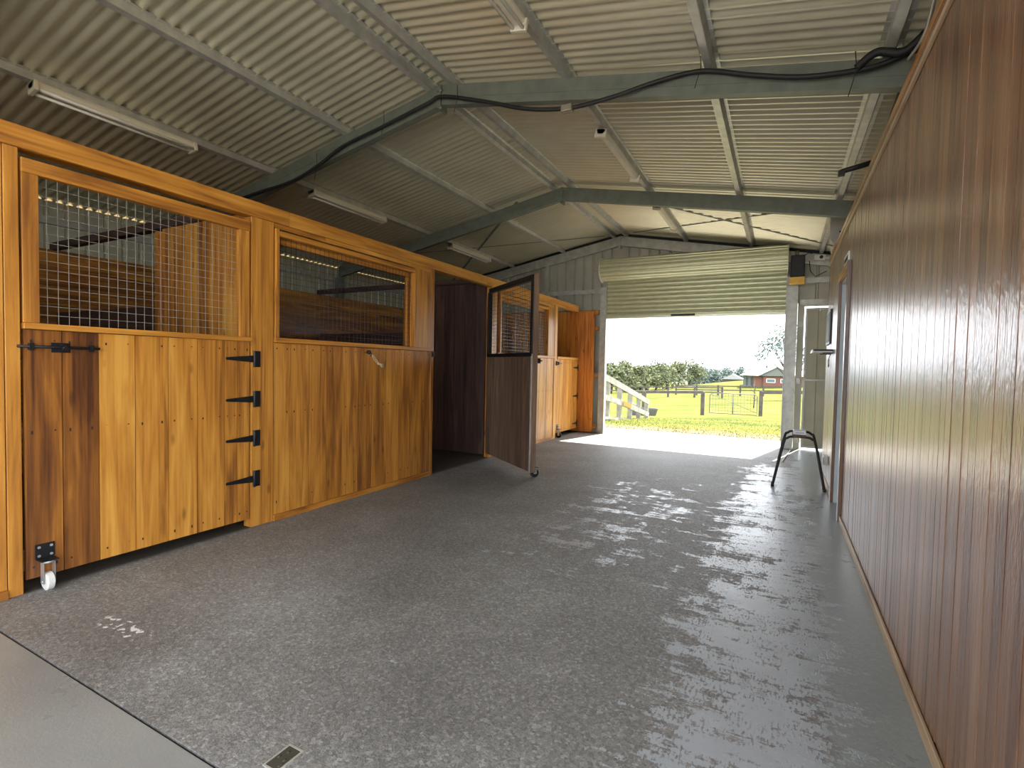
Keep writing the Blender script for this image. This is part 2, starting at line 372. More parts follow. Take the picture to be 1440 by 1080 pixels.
for z in (.5, 1.7, 2.95): b.box(XO + .01, XO + .07, Y0, YF, z - .04, z + .04)
b.build('girt', MT['steel'], wl_)
b = MB(); clad(b, (XE, 1.0), (XE, YF), 0, lambda p: rz_(XE) - .014, (-1, 0)); struct(b.build('wall_right', MT['clad']), 'metal outer wall on the right behind the timber room', 'wall')
# gable
b = MB()
clad(b, (XO, YF), (-3.32, YF), 0, lambda p: rz_(p.x) - .001, (0, -1))
clad(b, (-3.32, YF), (XR, YF), 2.55, lambda p: rz_(p.x) - .001, (0, -1)); clad(b, (XR, YF), (.22, YF), 2.55, lambda p: rz_(p.x) - .001, (0, -1))
clad(b, (.22, YF), (.325, YF), 0, lambda p: rz_(p.x) - .001, (0, -1)); clad(b, (.325, YF), (1.24, YF), 2.49, lambda p: rz_(p.x) - .001, (0, -1)); clad(b, (1.24, YF), (XE, YF), 0, lambda p: rz_(p.x) - .001, (0, -1))
wf = b.build('wall_far', MT['cladgrey']); struct(wf, 'ribbed metal gable wall around the roller door', 'wall')
def girt(x0, x1, z):
    b = MB(); b.box(x0, x1, YF - .075, YF - .004, z - .005, z + .005); b.box(x0, x1, YF - .078, YF - .070, z - .045, z + .045); b.box(x0, x1, YF - .075, YF - .004, z + .035, z + .045)
    b.build('girt', MT['steel'], wf)
for x0, x1 in ((XO, XR), (XR, XE)):
    b = MB(); b.bar((x0, YF - .035, rz_(x0) - .032), (x1, YF - .035, rz_(x1) - .032), .05, .036); b.build('foam_seal', MT['blackrubber'], wf)
for z in (1.2, 2.93): girt(XO, -3.34, z)
for z in (2.93, 2.56): girt(.25, XE - .1, z)
for z in (.16, 1.19, 2.18): girt(.24, .30, z)
for x in (-4.56, -6.1):
    b = MB(); b.box(x - .035, x + .035, YF - .10, YF - .005, 0, rz_(x) - .26); b.build('mullion', MT['steel'], wf)

# ------------------------------------------------------------------ portal frames
def c_rafter(b, x0, x1, za, y, side_open, t=.5):
    """C section rafter between x0 (apex) and x1; top at za line"""
    D, F, th = .185, .075, .006
    za0, za1 = rz_(x0, za), rz_(x1, za)
    def slab(dz0, dz1, ya, yb):
        pr = [(x0, ya, za0 + dz0), (x0, ya, za0 + dz1), (x0, yb, za0 + dz1), (x0, yb, za0 + dz0)]
        q = [(x1, ya, za1 + dz0), (x1, ya, za1 + dz1), (x1, yb, za1 + dz1), (x1, yb, za1 + dz0)]
        v0 = [b.bm.verts.new(p) for p in pr]; v1 = [b.bm.verts.new(p) for p in q]
        fs = [b.bm.faces.new((v0[i], v0[(i + 1) % 4], v1[(i + 1) % 4], v1[i])) for i in range(4)] + [b.bm.faces.new(v0[::-1]), b.bm.faces.new(v1)]
        bmesh.ops.recalc_face_normals(b.bm, faces=fs); b._paint(fs, t)
    slab(-D, 0, y, y + th)
    slab(-th, 0, y + th, y + F); slab(-D, -D + th, y + th, y + F)
    slab(-D, -D + .02, y + F - th, y + F); slab(-.02, 0, y + F - th, y + F)
    slab(-.115, -.10, y - .004, y)      # rolled stiffening groove
ZT = ZA - .074
for yy, lab in ((1.0, 'green grey steel portal frame overhead nearest the camera'), (4.03, 'green grey steel portal frame with the black cable looped along it'), (7.07, 'green grey steel portal frame crossing in front of the braced end bay'), (10.15, 'steel end frame against the gable wall above the roller door')):
    t = thing('portal_frame', lab, 'steel frame', (XR, yy, 0), 0, 'steel portal frames')
    mt_ = MT['paintedsteel'] if yy < 9 else MT['steel']
    for x1 in (XO + .2, XE - .2):
        b = MB(); c_rafter(b, XR, x1, ZT, yy, 1); o = b.build('rafter', mt_, t); o.location = (-XR, -yy, 0)
        b = MB(); xc = x1; b.box(xc - .09, xc + .09, yy - .002, yy + .072, 0, rz_(xc, ZT) - .19); o = b.build('column', mt_, t); o.location = (-XR, -yy, 0)
    b = MB(); b.box(-.012, .012, -.02, .09, ZT - .24, ZT - .004)
    for z in (ZT - .22, ZT - .06): b.cyl((-.03, -.018, z), (.03, -.018, z), .012, 6)
    b.build('ridge_plate', MT['steel'] if yy > 9 else MT['paintedsteel'], t)

# ------------------------------------------------------------------ purlins (top hat sections)
def purlin(x, lab, h=.06, w=.045):
    za = rz_(x) - .009
    sgn = -1 if x < XR else 1
    t = thing('roof_purlin', lab, 'purlin', (x, 0, za), 0, 'steel roof purlins')
    t.rotation_euler = (0, math.atan(SL) * sgn, 0)
    pr = [(-w - .02, 0), (-w + .012, 0), (-w + .02, -h), (w - .02, -h), (w - .012, 0), (w + .02, 0)]
    pr = pr + [(p[0], p[1] - .003 if i in (0, 1, 4, 5) else p[1]) for i, p in list(enumerate(pr))[::-1]]
    # open hat: outer and inner outlines joined
    outer = [(-w - .02, 0), (-w + .010, 0), (-w + .020, -h), (w - .020, -h), (w - .010, 0), (w + .02, 0)]
    b = MB()
    for (a, c) in zip(outer, outer[1:]):
        a = Vector((a[0], 0, a[1])); c = Vector((c[0], 0, c[1])); d = (c - a).normalized(); nn = Vector((-d.z, 0, d.x)) * .002
        b.prism([a - nn, c - nn, c + nn, a + nn], (0, Y0 - .1, 0), (0, YF - .02, 0))
    y = 4.25
    b.build('hat_section', MT['steel'], t)
    parts('cleat_bolt', MT['brass'], t, [(-.014, .014, yy - .02, yy + .02, -h - .008, -h) for yy in (1.03, 4.07, 7.11)])
    return t
for x, lab in ((-6.55, 'steel purlin lowest on the left roof slope above the stables'), (-5.42, 'steel purlin on the left slope carrying three fluorescent lights'), (-4.20, 'steel purlin midway up the left roof slope'), (-3.10, 'steel purlin just left of the ridge'), (-2.83, 'steel purlin just right of the ridge'),
               (-1.68, 'steel purlin on the right slope carrying light battens'), (-.54, 'steel purlin midway down the right roof slope'), (.54, 'steel purlin lowest on the right slope above the timber wall top')):
    purlin(x, lab)
# ridge capping underside
b = MB(); b.face([(XR - .13, Y0, rz_(XR - .13) + .012), (XR, Y0, ZA + .012), (XR, YF, ZA + .012), (XR - .13, YF, rz_(XR - .13) + .012)]); b.face([(XR, Y0, ZA + .012), (XR + .13, Y0, rz_(XR + .13) + .012), (XR + .13, YF, rz_(XR + .13) + .012), (XR, YF, ZA + .012)])
struct(b.build('trim_2', MT['steel']), 'ridge capping along the roof peak', 'ridge cap')
# diagonal strap bracing in the end bay
def strap(a, c, lab, dz=.0125):
    b = MB(); A = Vector((a[0], a[1], rz_(a[0]) - dz)); C_ = Vector((c[0], c[1], rz_(c[0]) - dz)); b.bar(A, C_, .045, .003)
    tag(b.build('brace_strap', MT['paintedsteel']), lab, 'brace', 'roof brace straps')
strap((-3.75, 7.15), (-6.95, 10.05), 'brace strap on the left slope running from the ridge out to the stable side')
strap((-6.95, 7.25), (-3.25, 10.05), 'brace strap on the left slope running up to the gable ridge')
strap((-2.55, 7.3), (.95, 9.95), 'brace strap on the right slope running down to the gable corner')
strap((.95, 7.15), (-2.65, 10.0), 'brace strap on the right slope running up to the gable ridge')

# ------------------------------------------------------------------ fluorescent battens
def batten(x, y0, y1, lab, tubes=2, h=.05):
    zb = rz_(x) - .009 - .062
    L = y1 - y0
    t = thing('fluorescent_light', lab, 'light', (x, y0, zb), 0, 'unlit fluorescent battens')
    t.rotation_euler = (0, math.atan(SL) * (-1 if x < XR else 1), 0)
    b = MB(); b.prism([(-.045, 0, 0), (-.045, 0, -.02), (-.028, 0, -h), (.028, 0, -h), (.045, 0, -.02), (.045, 0, 0)], (0, 0, 0), (0, L, 0)); b.build('housing', MT['cream'], t)
    for e in (0, L - .03):
        b = MB(); b.box(-.062, .062, e, e + .03, -h - .035, 0); b.build('end_cap', MT['cream'], t, .004)
    if tubes:
        for s in (-1, 1):
            b = MB(); b.cyl((s * .04, .03, -h - .016), (s * .04, L - .03, -h - .016), .013, 12); b.build('tube', MT['tube'], t)
batten(-5.42, 1.86, 3.15, 'long unlit twin tube fluorescent batten nearest on the left slope')
batten(-5.42, 4.62, 5.98, 'unlit twin tube fluorescent batten in the middle bay of the left slope')
batten(-5.42, 7.72, 9.10, 'unlit twin tube fluorescent batten in the end bay of the left slope')
batten(-1.70, 1.95, 3.25, 'unlit fluorescent batten at the top of the photo right of the ridge')
batten(-1.70, 5.05, 6.45, 'pale light batten in the middle bay of the right slope', 0)
batten(-1.70, 7.70, 9.05, 'pale light batten in the end bay of the right slope', 0)

# ------------------------------------------------------------------ stall front
def boards(b, edges, z0, z1, x0=-.022, x1=0, tints=None, gap=.0045, nails=(), jog=None):
    for i, (a, c) in enumerate(zip(edges, edges[1:])):
        t = tints[i] if tints else rnd.uniform(.35, .75)
        dx = rnd.uniform(-.0015, .0015)
        b.box(x0, x1 + dx, a + gap / 2, c - gap / 2, z0, z1, t)
        for z in nails:
            for y in (a + (c - a) * .2, c - (c - a) * .2):
                b.box(x1 + dx - .001, x1 + dx + .0012, y - .0045, y + .0045, z - .0045 + rnd.uniform(-.012, .012), z + .0045, t, mi=1)
    b.box(x0 - .006, x0, edges[0] + .01, edges[-1] - .01, z0 + .01, z1 - .01, .1)
def wiremesh(b, y0, y1, z0, z1, x, sp=.052, r=.0013, bow=0):
    n = max(1, round((y1 - y0) / sp)); k = max(1, round((z1 - z0) / sp))
    for i in range(1, n): 
        y = y0 + (y1 - y0) * i / n; b.box(x - r, x + r, y - r, y + r, z0, z1)
    for i in range(1, k):
        z = z0 + (z1 - z0) * i / k; b.box(x - 3 * r, x - r, y0, y1, z - r, z + r)
def hinge_part(parent, y, z, L=.22, flip=1, x=0):
    b = MB()
    b.box(x, x + .006, y - .0 if flip > 0 else y - .055, y + .055 if flip > 0 else y, z - .065, z + .065)      # plate on the post
    b.cyl((x + .009, y, z - .065), (x + .009, y, z + .065), .010, 10)
    pr = [(x, y, z - .028), (x, y, z + .028), (x, y - L * flip, z + .009), (x, y - L * flip, z - .009)]
    v = [b.bm.verts.new(p) for p in pr] + [b.bm.verts.new((p[0] + .006, p[1], p[2])) for p in pr]
    fs = [b.bm.faces.new([v[i] for i in q]) for q in ((0, 1, 2, 3), (7, 6, 5, 4), (0, 4, 5, 1), (1, 5, 6, 2), (2, 6, 7, 3), (3, 7, 4, 0))]
    bmesh.ops.recalc_face_normals(b.bm, faces=fs); b._paint(fs, .5)
    for q in (.3, .6, .9): b.cyl((x + .006, y - L * q * flip, z), (x + .009, y - L * q * flip, z), .006, 8)
    b.build('hinge', MT['black'], parent, .001)
def caster_part(parent, y, x, wheelmat, zplate=.20, side=1, r=.052):
    """bracket on face x, wheel turning below; side = direction away from the face"""
    b = MB(); b.box(min(x, x + side * .006), max(x, x + side * .006), y - .045, y + .045, zplate - .035, zplate + .05)
    xa, xb = sorted((x, x + side * .075)); b.box(xa, xb, y - .04, y + .04, zplate - .041, zplate - .035)
    c = b.build('caster', MT['black'], parent, .001)
    b = MB(); cx = x + side * .04
    b.cyl((cx, y, zplate - .055), (cx, y, zplate - .041), .028, 14)
    for s in (-1, 1): b.box(cx - .02, cx + .02, y + s * .026 - .0015, y + s * .026 + .0015, r * .8, zplate - .052)
    b.cyl((cx, y - .03, r), (cx, y + .03, r), .006, 8); b.build('fork', MT['zinc'], c)
    b = MB(); prof = [(-.019, r * .45), (-.019, r * .8), (-.014, r), (.014, r), (.019, r * .8), (.019, r * .45)]
    seg = 24; rings = [[b.bm.verts.new((cx + q * math.cos(a), y + w, r + q * math.sin(a))) for a in [2 * math.pi * k / seg for k in range(seg)]] for w, q in prof]
    fs = []
    for i in range(len(rings) - 1):
        for k in range(seg): fs.append(b.bm.faces.new((rings[i][k], rings[i][(k + 1) % seg], rings[i + 1][(k + 1) % seg], rings[i + 1][k])))
    fs.append(b.bm.faces.new(rings[0][::-1])); fs.append(b.bm.faces.new(rings[-1])); bmesh.ops.recalc_face_normals(b.bm, faces=fs); b._paint(fs, .5)
    b.build('wheel', wheelmat, c)
    b = MB()
    b.bm.free()
    for dy in (-.028, .028):
        for dz in (-.018, .032): b = MB(); b.cyl((x + side * .006, y + dy, zplate + dz), (x + side * .010, y + dy, zplate + dz), .008, 6); b.build('screw', MT['zinc'], c)
    return c

# ---- door 1 (closed, nearest)
D1 = thing('stable_door', 'closed honey timber stable door with wire mesh top, nearest on the left', 'stable door', (XL, 2.618, 0), 0, 'timber stable doors')
W1 = 1.375; e1 = [-W1, -1.20, -1.018, -.815, -.61, -.412, -.205, -.105, 0]
b = MB(); boards(b, e1, .075, 1.50, -.024, 0, [.26, .22, .78, .66, .72, .60, .52, .56], nails=(1.44, .92, .14)); b.build('board_panel', [MT['woodZ'], MT['nail']], D1)
parts('back_ledge', MT['woodY'], D1, [(-.055, -.031, -W1, 0, .12, .24, .3), (-.055, -.031, -W1, 0, 1.36, 1.48, .3), (-.055, -.031, -W1, 0, .85, .97, .3)])
b = MB(); b.box(-.05, .022, -W1 - .002, .012, 1.503, 1.538, .62); b.build('sill_rail', MT['woodY'], D1, .004)
parts('upper_stile', MT['woodZ'], D1, [(-.045, .004, -W1, -W1 + .075, 1.539, 2.372, .55), (-.045, .004, -.085, -.004, 1.539, 2.372, .62)], .003)
b = MB(); b.box(-.046, .006, -W1, 0, 2.372, 2.452, .58); b.build('top_rail', MT['woodY'], D1, .003)
b = MB(); wiremesh(b, -W1 + .07, -.08, 1.538, 2.375, -.03); b.build('wire_mesh', MT['wire'], D1)
for z in (1.365, 1.042, .724, .394): hinge_part(D1, .036, z, .235, x=.003)
b = MB(); b.cyl((.018, -W1 - .03, 1.405), (.018, -1.02, 1.405), .008, 10)
for y in (-W1 + .03, -1.20, -1.06): b.box(0, .028, y - .010, y + .010, 1.385, 1.425)
b.box(0, .004, -1.25, -1.16, 1.375, 1.432); b.cyl((.03, -1.2, 1.405), (.05, -1.2, 1.395), .014, 8); b.build('bolt_latch', MT['black'], D1)
caster_part(D1, -1.29, 0, MT['white'], .215)
# ---- door 2 (open into the aisle)
ang = math.atan2(1.16, .88)
D2 = thing('stable_door', 'open stable door with black framed mesh top swung out into the aisle', 'stable door', (XL + .012, 6.40, 0), ang, 'timber stable doors')
W2 = 1.43; e2 = [-W2 + .03, -1.2, -1.0, -.80, -.60, -.42, -.2, 0]
b = MB(); boards(b, e2, .075, 1.47, -.024, 0, [.6, .7, .55, .66, .5, .7, .6], nails=(1.42, .92, .14)); b.build('board_panel', [MT['woodZ'], MT['nail']], D2)
b = MB()
for a, c in zip(e2, e2[1:]): b.box(-.052, -.031, a + .002, c - .002, .078, 1.468, rnd.uniform(.35, .8))
b.build('inner_lining', MT['brownZ'], D2)
b = MB(); b.box(-.055, .004, -W2 - .004, -W2 + .03, .07, 1.50, .5); b.build('edge_channel', MT['steel'], D2, .002)
b = MB(); b.box(-.058, .002, -W2 + .004, -W2 + .058, 1.475, 2.45); b.box(-.058, .002, -.045, 0, 1.475, 2.40); b.box(-.058, .002, -W2 + .058, -.045, 2.385, 2.45); b.box(-.058, .002, -W2 + .058, -.045, 1.471, 1.52); b.build('upper_frame', MT['black'], D2, .003)
b = MB(); b.box(-.05, .014, -W2 - .022, -W2 - .0045, .075, 2.46, .8); b.build('timber_stile', MT['brownZ'], D2, .002)
b = MB(); wiremesh(b, -W2 + .058, -.045, 1.52, 2.385, -.02); b.build('wire_mesh', MT['darkwire'], D2)
for z in (1.365, 1.042, .724, .394): hinge_part(D2, -.004, z, .2, x=.003)
b = MB(); b.cyl((.05, -W2 - .06, 1.42), (.05, -W2 + .1, 1.42), .008, 8); b.box(.02, .055, -W2 - .02, -W2 + .0, 1.39, 1.45); b.build('bolt_latch', MT['black'], D2)
caster_part(D2, -W2 + .06, .005, MT['blackrubber'], .16)
# ---- door 3 (closed, half height, far)
D3 = thing('stable_door', 'closed half height stable door at the far end beside the roller door', 'stable door', (XL, 10.03, 0), 0, 'timber stable doors')
W3 = 1.12; e3 = [-W3 + i * W3 / 7 for i in range(8)]
b = MB(); boards(b, e3, .09, 1.50, -.024, 0, [.7, .75, .6, .8, .7, .66, .75], nails=(1.44, .14)); b.build('board_panel', [MT['woodZ'], MT['nail']], D3)
b = MB(); b.box(-.05, .02, -W3, 0, 1.503, 1.55, .7); b.build('top_rail', MT['woodY'], D3, .003)
for z in (1.345, .76, .19): hinge_part(D3, .004, z, .24)
b = MB(); b.cyl((.018, -W3 - .05, 1.42), (.018, -W3 + .22, 1.42), .008, 8); b.box(0, .03, -W3 + .03, -W3 + .06, 1.39, 1.45); b.box(0, .03, -W3 - .06, -W3 - .03, 1.38, 1.46); b.build('bolt_latch', MT['black'], D3)
caster_part(D3, -W3 + .09, 0, MT['blackrubber'], .20)

# ---- front panels
def front_panel(label, y0, y1, edges, tints, win=None, zsk=.05):
    t = thing('stable_front_panel', label, 'stable wall panel', (XL, y0, 0), 0, 'fixed stable front panels')
    L = y1 - y0
    top = 2.497
    if win:
        wa, wb, za, zb = win
        b = MB(); boards(b, edges, zsk, za - .055, -.024, 0, tints, nails=(za - .10, .92, .16)); b.build('board_panel', [MT['woodZ'], MT['nail']], t)
        b = MB(); b.box(-.05, .03, 0, L, za - .052, za - .012, .6); b.build('window_sill', MT['woodY'], t, .004)
        parts('window_stile', MT['woodZ'], t, [(-.06, .014, wa - .035, wa, za - .011, zb + .06, .6), (-.06, .014, wb, wb + .035, za - .011, zb + .06, .55), (-.10, -.061, wb - .05, wb - .004, za, zb, .45)], .003)
        parts('window_head', MT['woodY'], t, [(-.06, .014, wa + .001, wb - .001, zb, zb + .045, .62), (-.10, -.061, wa, wb - .051, zb - .05, zb - .001, .5)], .003)
        parts('head_board', MT['woodY'], t, [(-.024, 0, 0, L * .25, zb + .061, top, .62), (-.024, .001, L * .25 + .002, L * .82, zb + .061, top, .74), (-.024, 0, L * .82 + .002, L, zb + .061, top, .66)])
        if wb + .036 < L - .01:
            b = MB(); b.box(-.06, .006, wb + .038, L, za - .05, zb + .06, .58); b.build('side_post', MT['woodZ'], t, .002)
        b = MB(); wiremesh(b, wa, wb, za - .01, zb, -.045); b.build('wire_mesh', MT['darkwire' if y0 < 5 else 'wire'], t)
    else:
        b = MB(); boards(b, edges, zsk, top, -.024, 0, tints, nails=(1.44, .9, .2)); b.build('board_panel', [MT['woodZ'], MT['nail']], t)
    b = MB(); b.box(-.05, .018, 0, L, 0, zsk - .002, .6); b.build('skirting', MT['woodY'], t, .003)
    return t
ys = [2.835, 3.001, 3.198, 3.401, 3.594, 3.801, 3.87, 4.004, 4.209, 4.417, 4.627, 4.824, 4.99]
front_panel('honey timber stable wall with mesh window between the nearest and open doors', 2.835, 4.99, [y - 2.835 for y in ys], [.62, .66, .60, .45, .62, .40, .42, .55, .62, .55, .50, .42], (.045, 1.83, 1.56, 2.395))
front_panel('stable wall tinted pale for sun bounce, with mesh window behind the open door', 6.60, 8.76, [i * 2.16 / 14 for i in range(15)], [rnd.uniform(.55, .85) for _ in range(14)], (.12, 1.86, 1.56, 2.385))  # board tints raised to paint in sun bounced near the roller door
front_panel('plain honey timber wall at the left edge of the photo', -.6, 1.165, [i * 1.765 / 9 for i in range(10)], [rnd.uniform(.5, .8) for _ in range(9)])
# ---- posts
def post(y0, y1, label, x0=-.09, x1=.002, z1=2.497, tint=.6):
    b = MB(); b.box(x0, x1, 0, y1 - y0, 0, z1, tint); o = b.build('timber_post', MT['woodZ'], None, .003); o.location = (XL, y0, 0); tag(o, label, 'post', 'timber stable posts')
post(1.168, 1.232, 'narrow timber post left of the nearest stable door', tint=.66)
post(2.632, 2.832, 'broad honey timber post carrying the four black hinge plates', tint=.68)
post(4.993, 5.05, 'timber post at the left side of the open doorway', tint=.5)
post(6.44, 6.597, 'timber post behind the hinges of the open door', tint=.6)
post(8.775, 8.895, 'pale timber post left of the far half door', tint=.75, x1=.01)
# ---- long top beam
b = MB(); b.box(-.10, .006, .1, 3.58, 2.500, 2.622, .60); b.box(-.10, .003, 3.582, 6.9, 2.500, 2.622, .68); b.box(-.10, .006, 6.902, 10.62, 2.500, 2.622, .72)
o = b.build('top_beam', MT['woodY'], None, .004); o.location = (XL, -.6, 0); tag(o, 'long honey timber beam along the top of the stable fronts', 'beam')
# ---- partitions
def partition(y, xw, label, low=1.86, mat='darkZ'):
    t = thing('stall_partition', label, 'stall partition', (XL - .11, y, 0), 0, 'partitions between the stables')
    b = MB(); x = -.0; i = 0
    while x > xw:
        b.box(x - .18, x - .003, 0, .035, .03, 2.56, rnd.uniform(.3, .75)); x -= .183
    b.build('full_height_boards', MT[mat], t)
    b = MB(); z = .06
    while z < low - .05:
        b.box(XO + .345 - (XL - .11), x + .02, .04, .07, z, z + .176, rnd.uniform(.3, .7)); z += .18
    b.build('low_rails', MT['darkX'], t)
    b = MB(); b.box(x - .06, x, -.035, .07, 0, 2.53, .5); b.build('end_post', MT['woodZ'], t)
    b = MB(); b.box(XO + .345 - (XL - .11), 0, -.02, .06, 2.562, 2.635, .3); b.build('head_rail', MT['darkX'], t)
partition(2.70, -1.25, 'timber partition seen through the nearest mesh door', mat='woodZ')
partition(6.455, -1.30, 'brown timber partition, coloured dark for stall shade, seen through the open doorway')
partition(-.62, -3.4, 'unseen timber partition added to close the near stables against light', low=2.5)  # unseen, added to stop light leaking in from the open end
b = MB(); clad(b, (XO, Y0), (XL - 1.2, Y0), 0, lambda p: rz_(p.x) - .02, (0, 1)); struct(b.build('light_block_wall', MT['cladgrey']), 'unseen ribbed metal wall added to keep light out of the near stables', 'wall')  # unseen wall, added to shut light out of the stables
# end panel beside roller door
t = thing('end_partition', 'orange varnished timber end wall beside the roller door', 'partition', (-3.42, 10.055, 0))
b = MB(); x = 0; k = 0
while x > -2.3:
    b.box(x - .20, x - .003, 0, .03, .02, 2.515, .55 + .3 * rnd.random()); x -= .203
b.build('boards', MT['endZ'], t)
parts('rail', MT['woodX'], t, [(-2.3, .08, .031, .065, z, z + q, .45) for z, q in ((2.44, .095), (2.12, .08), (1.16, .06), (.10, .08))])
# lining on the outer wall
b = MB(); y = 0
for i in range(12):
    b.box(0, .03, .003, 10.1, .05 + i * .21, .05 + i * .21 + .207, rnd.uniform(.3, .65))
o = b.build('wall_lining', MT['woodY']); o.location = (XO + .31, 0, 0); tag(o, 'horizontal timber lining along the outer wall inside the stables', 'wall lining')
# hook with rope on panel 1
b = MB(); b.ball((.022, 0, 0), .022, sub=2); b.cyl((0, 0, 0), (.02, 0, 0), .017, 10); b.tube([(.03, 0, 0), (.045, .01, -.012), (.04, .02, -.03), (.02, .02, -.035)], .005, 6)
o = b.build('tether_ring', MT['black']); o.location = (XL, 3.93, 1.462); tag(o, 'round black tie knob under the mesh window', 'hook')
b = MB(); b.tube([(.040, .018, -.020), (.05, .06, -.06), (.055, .10, -.105), (.045, .125, -.125)], .005, 6); b.tube([(.043, .014, -.024), (.035, .05, -.07), (.045, .10, -.115)], .004, 6)
for i in range(7): b.tube([(.045, .11, -.11), (.055 + .01 * rnd.random(), .15, -.12 - .01 * i * .6), (.045, .19 + .01 * rnd.random(), -.118 - .006 * i)], .003, 5)
b.ball((.047, .11, -.115), .014)
o = b.build('rope_tie', MT['rope']); o.location = (XL, 3.93, 1.462); tag(o, 'short frayed straw coloured rope hanging from the black knob', 'rope')
b = MB(); b.box(0, .012, 0, .035, 0, .07); b.box(.012, .03, .008, .027, .02, .05); o = b.build('latch_keeper', MT['black'], None, .002); o.location = (XL + .002, 5.008, 1.44); tag(o, 'small black latch keeper on the post by the open doorway', 'latch')

# ------------------------------------------------------------------ timber room (right)
def room():
    b = MB(); y = 1.0; 
    segs = []
    while y < 7.93:
        w = .066; t = rnd.uniform(.28, .72); x = rnd.uniform(-.0012, .0012)
        y1 = min(y + w, 7.93); z0 = .055
        if y1 > 5.46 and y < 6.22: z0 = 2.345
        b.box(XW + x, XW + .018, y + .0016, y1 - .0016, z0, 2.835, t); y += w
    b.box(XW + .006, XW + .05, 1.0, 5.50, .0, 2.834, -.1); b.box(XW + .006, XW + .05, 5.50, 6.22, 2.345, 2.834, -.1); b.box(XW + .006, XW + .05, 6.22, 7.929, 0, 2.834, -.1)
    w = b.build('wall_near_right', MT['panelZ']); struct(w, 'varnished reddish tongue and groove timber wall along the right side', 'wall')
    b = MB(); x = XW + .03; 
    while x < XE - .05: b.box(x, x + .08, 7.93, 7.948, 0, 2.835, rnd.uniform(.3, .6)); x += .083
    b.box(XW, XW + .03, 7.925, 7.955, 0, 2.835, .1)
    b.build('end_boards', MT['panelZ'], w)
    b = MB(); b.box(XW - .004, XE - .05, 1.0, 7.95, 2.836, 2.875, .45); b.build('top_plate', MT['panelY'], w)
    b = MB(); b.box(XW - .014, XW - .002, 1.0, 7.95, 2.745, 2.772, .8); b.build('picture_rail', MT['paletrim'], w)
    return w
rm = room()
b = MB(); b.box(XW - .016, XW - .001, 1.0, 5.44, 0, .055, .55); b.box(XW - .016, XW - .001, 6.33, 7.95, 0, .055, .6); struct(b.build('baseboard_right', MT['paletrim'], None, .004), 'pale timber skirting at the foot of the right wall', 'skirting')
# door in the timber room
dr = thing('door_1', 'pale door in timber frame in the right wall', 'door', (XW, 5.51, 0)); struct(dr)
parts('architrave', MT['panelZ'], dr, [(-.028, .0, -.075, 0, 0, 2.36, .12), (-.028, 0, .72, .80, 0, 2.284, .35)], .002)
b = MB(); b.box(-.027, 0, .002, .80, 2.285, 2.36, .6); b.build('head_architrave', MT['woodY'], dr, .002)
b = MB(); b.box(.001, .14, .0, .02, 0, 2.28); b.box(.001, .14, .70, .72, 0, 2.28); b.box(.001, .14, .02, .70, 2.255, 2.28); b.build('door_lining', MT['jamb'], dr)
b = MB(); b.box(.10, .14, .022, .698, .01, 2.25); b.build('door_leaf', MT['jamb'], dr, .002)
b = MB(); b.cyl((.05, .09, 1.0), (.10, .09, 1.0), .02, 12); b.ball((.045, .09, 1.0), .028); b.build('door_handle', MT['zinc'], dr)
# sign above
b = MB(); b.box(-.012, -.001, 0, .36, 0, .10); b.mi = 1
for k in range(6): b.box(-.014, -.0121, .03 + k * .052, .062 + k * .052, .03, .072, mi=1)
o = b.build('door_sign', [MT['whitelabel'], MT['nail']]); o.location = (XW, 5.62, 2.375); tag(o, 'small pale plate above the door in the timber wall', 'sign')
# things on the far end of the timber wall
t = thing('wall_shelf', 'thin black and white shelf sticking out near the end of the timber wall', 'shelf', (XW, 6.95, 1.585))
b = MB(); b.box(-.205, 0, 0, .5, .0, .014); b.build('shelf_board', MT['white'], t); b = MB(); b.box(-.20, 0, 0, .5, .0145, .036); b.build('tray', MT['black'], t); parts('bracket', MT['black'], t, [(-.10, 0, .02, .035, -.012, -.0005), (-.10, 0, .46, .475, -.012, -.0005)])
b = MB(); b.tube([(-.01, .2, -.012), (-.03, .21, -.10), (-.02, .26, -.17), (-.008, .36, -.15), (-.004, .46, -.06)], .0035, 6); b.build('hanging_cord', MT['blackrubber'], t)
t = thing('notice_board', 'narrow dark board fixed to the end of the timber wall', 'board', (XW, 7.25, 1.70)); b = MB(); b.box(-.02, -.001, 0, .55, 0, .42); b.build('frame', MT['black'], t, .003); b = MB(); b.box(-.024, -.0205, .03, .52, .03, .39); b.build('face', MT['blackrubber'], t)
t = thing('power_outlet', 'grey power point box low on the timber wall past the door', 'socket', (XW, 6.95, .27)); b = MB(); b.box(-.05, -.001, 0, .16, 0, .10); b.build('box', MT['steel'], t, .004); b = MB(); b.box(-.056, -.0505, .02, .14, .02, .08); b.build('cover', MT['jamb'], t)
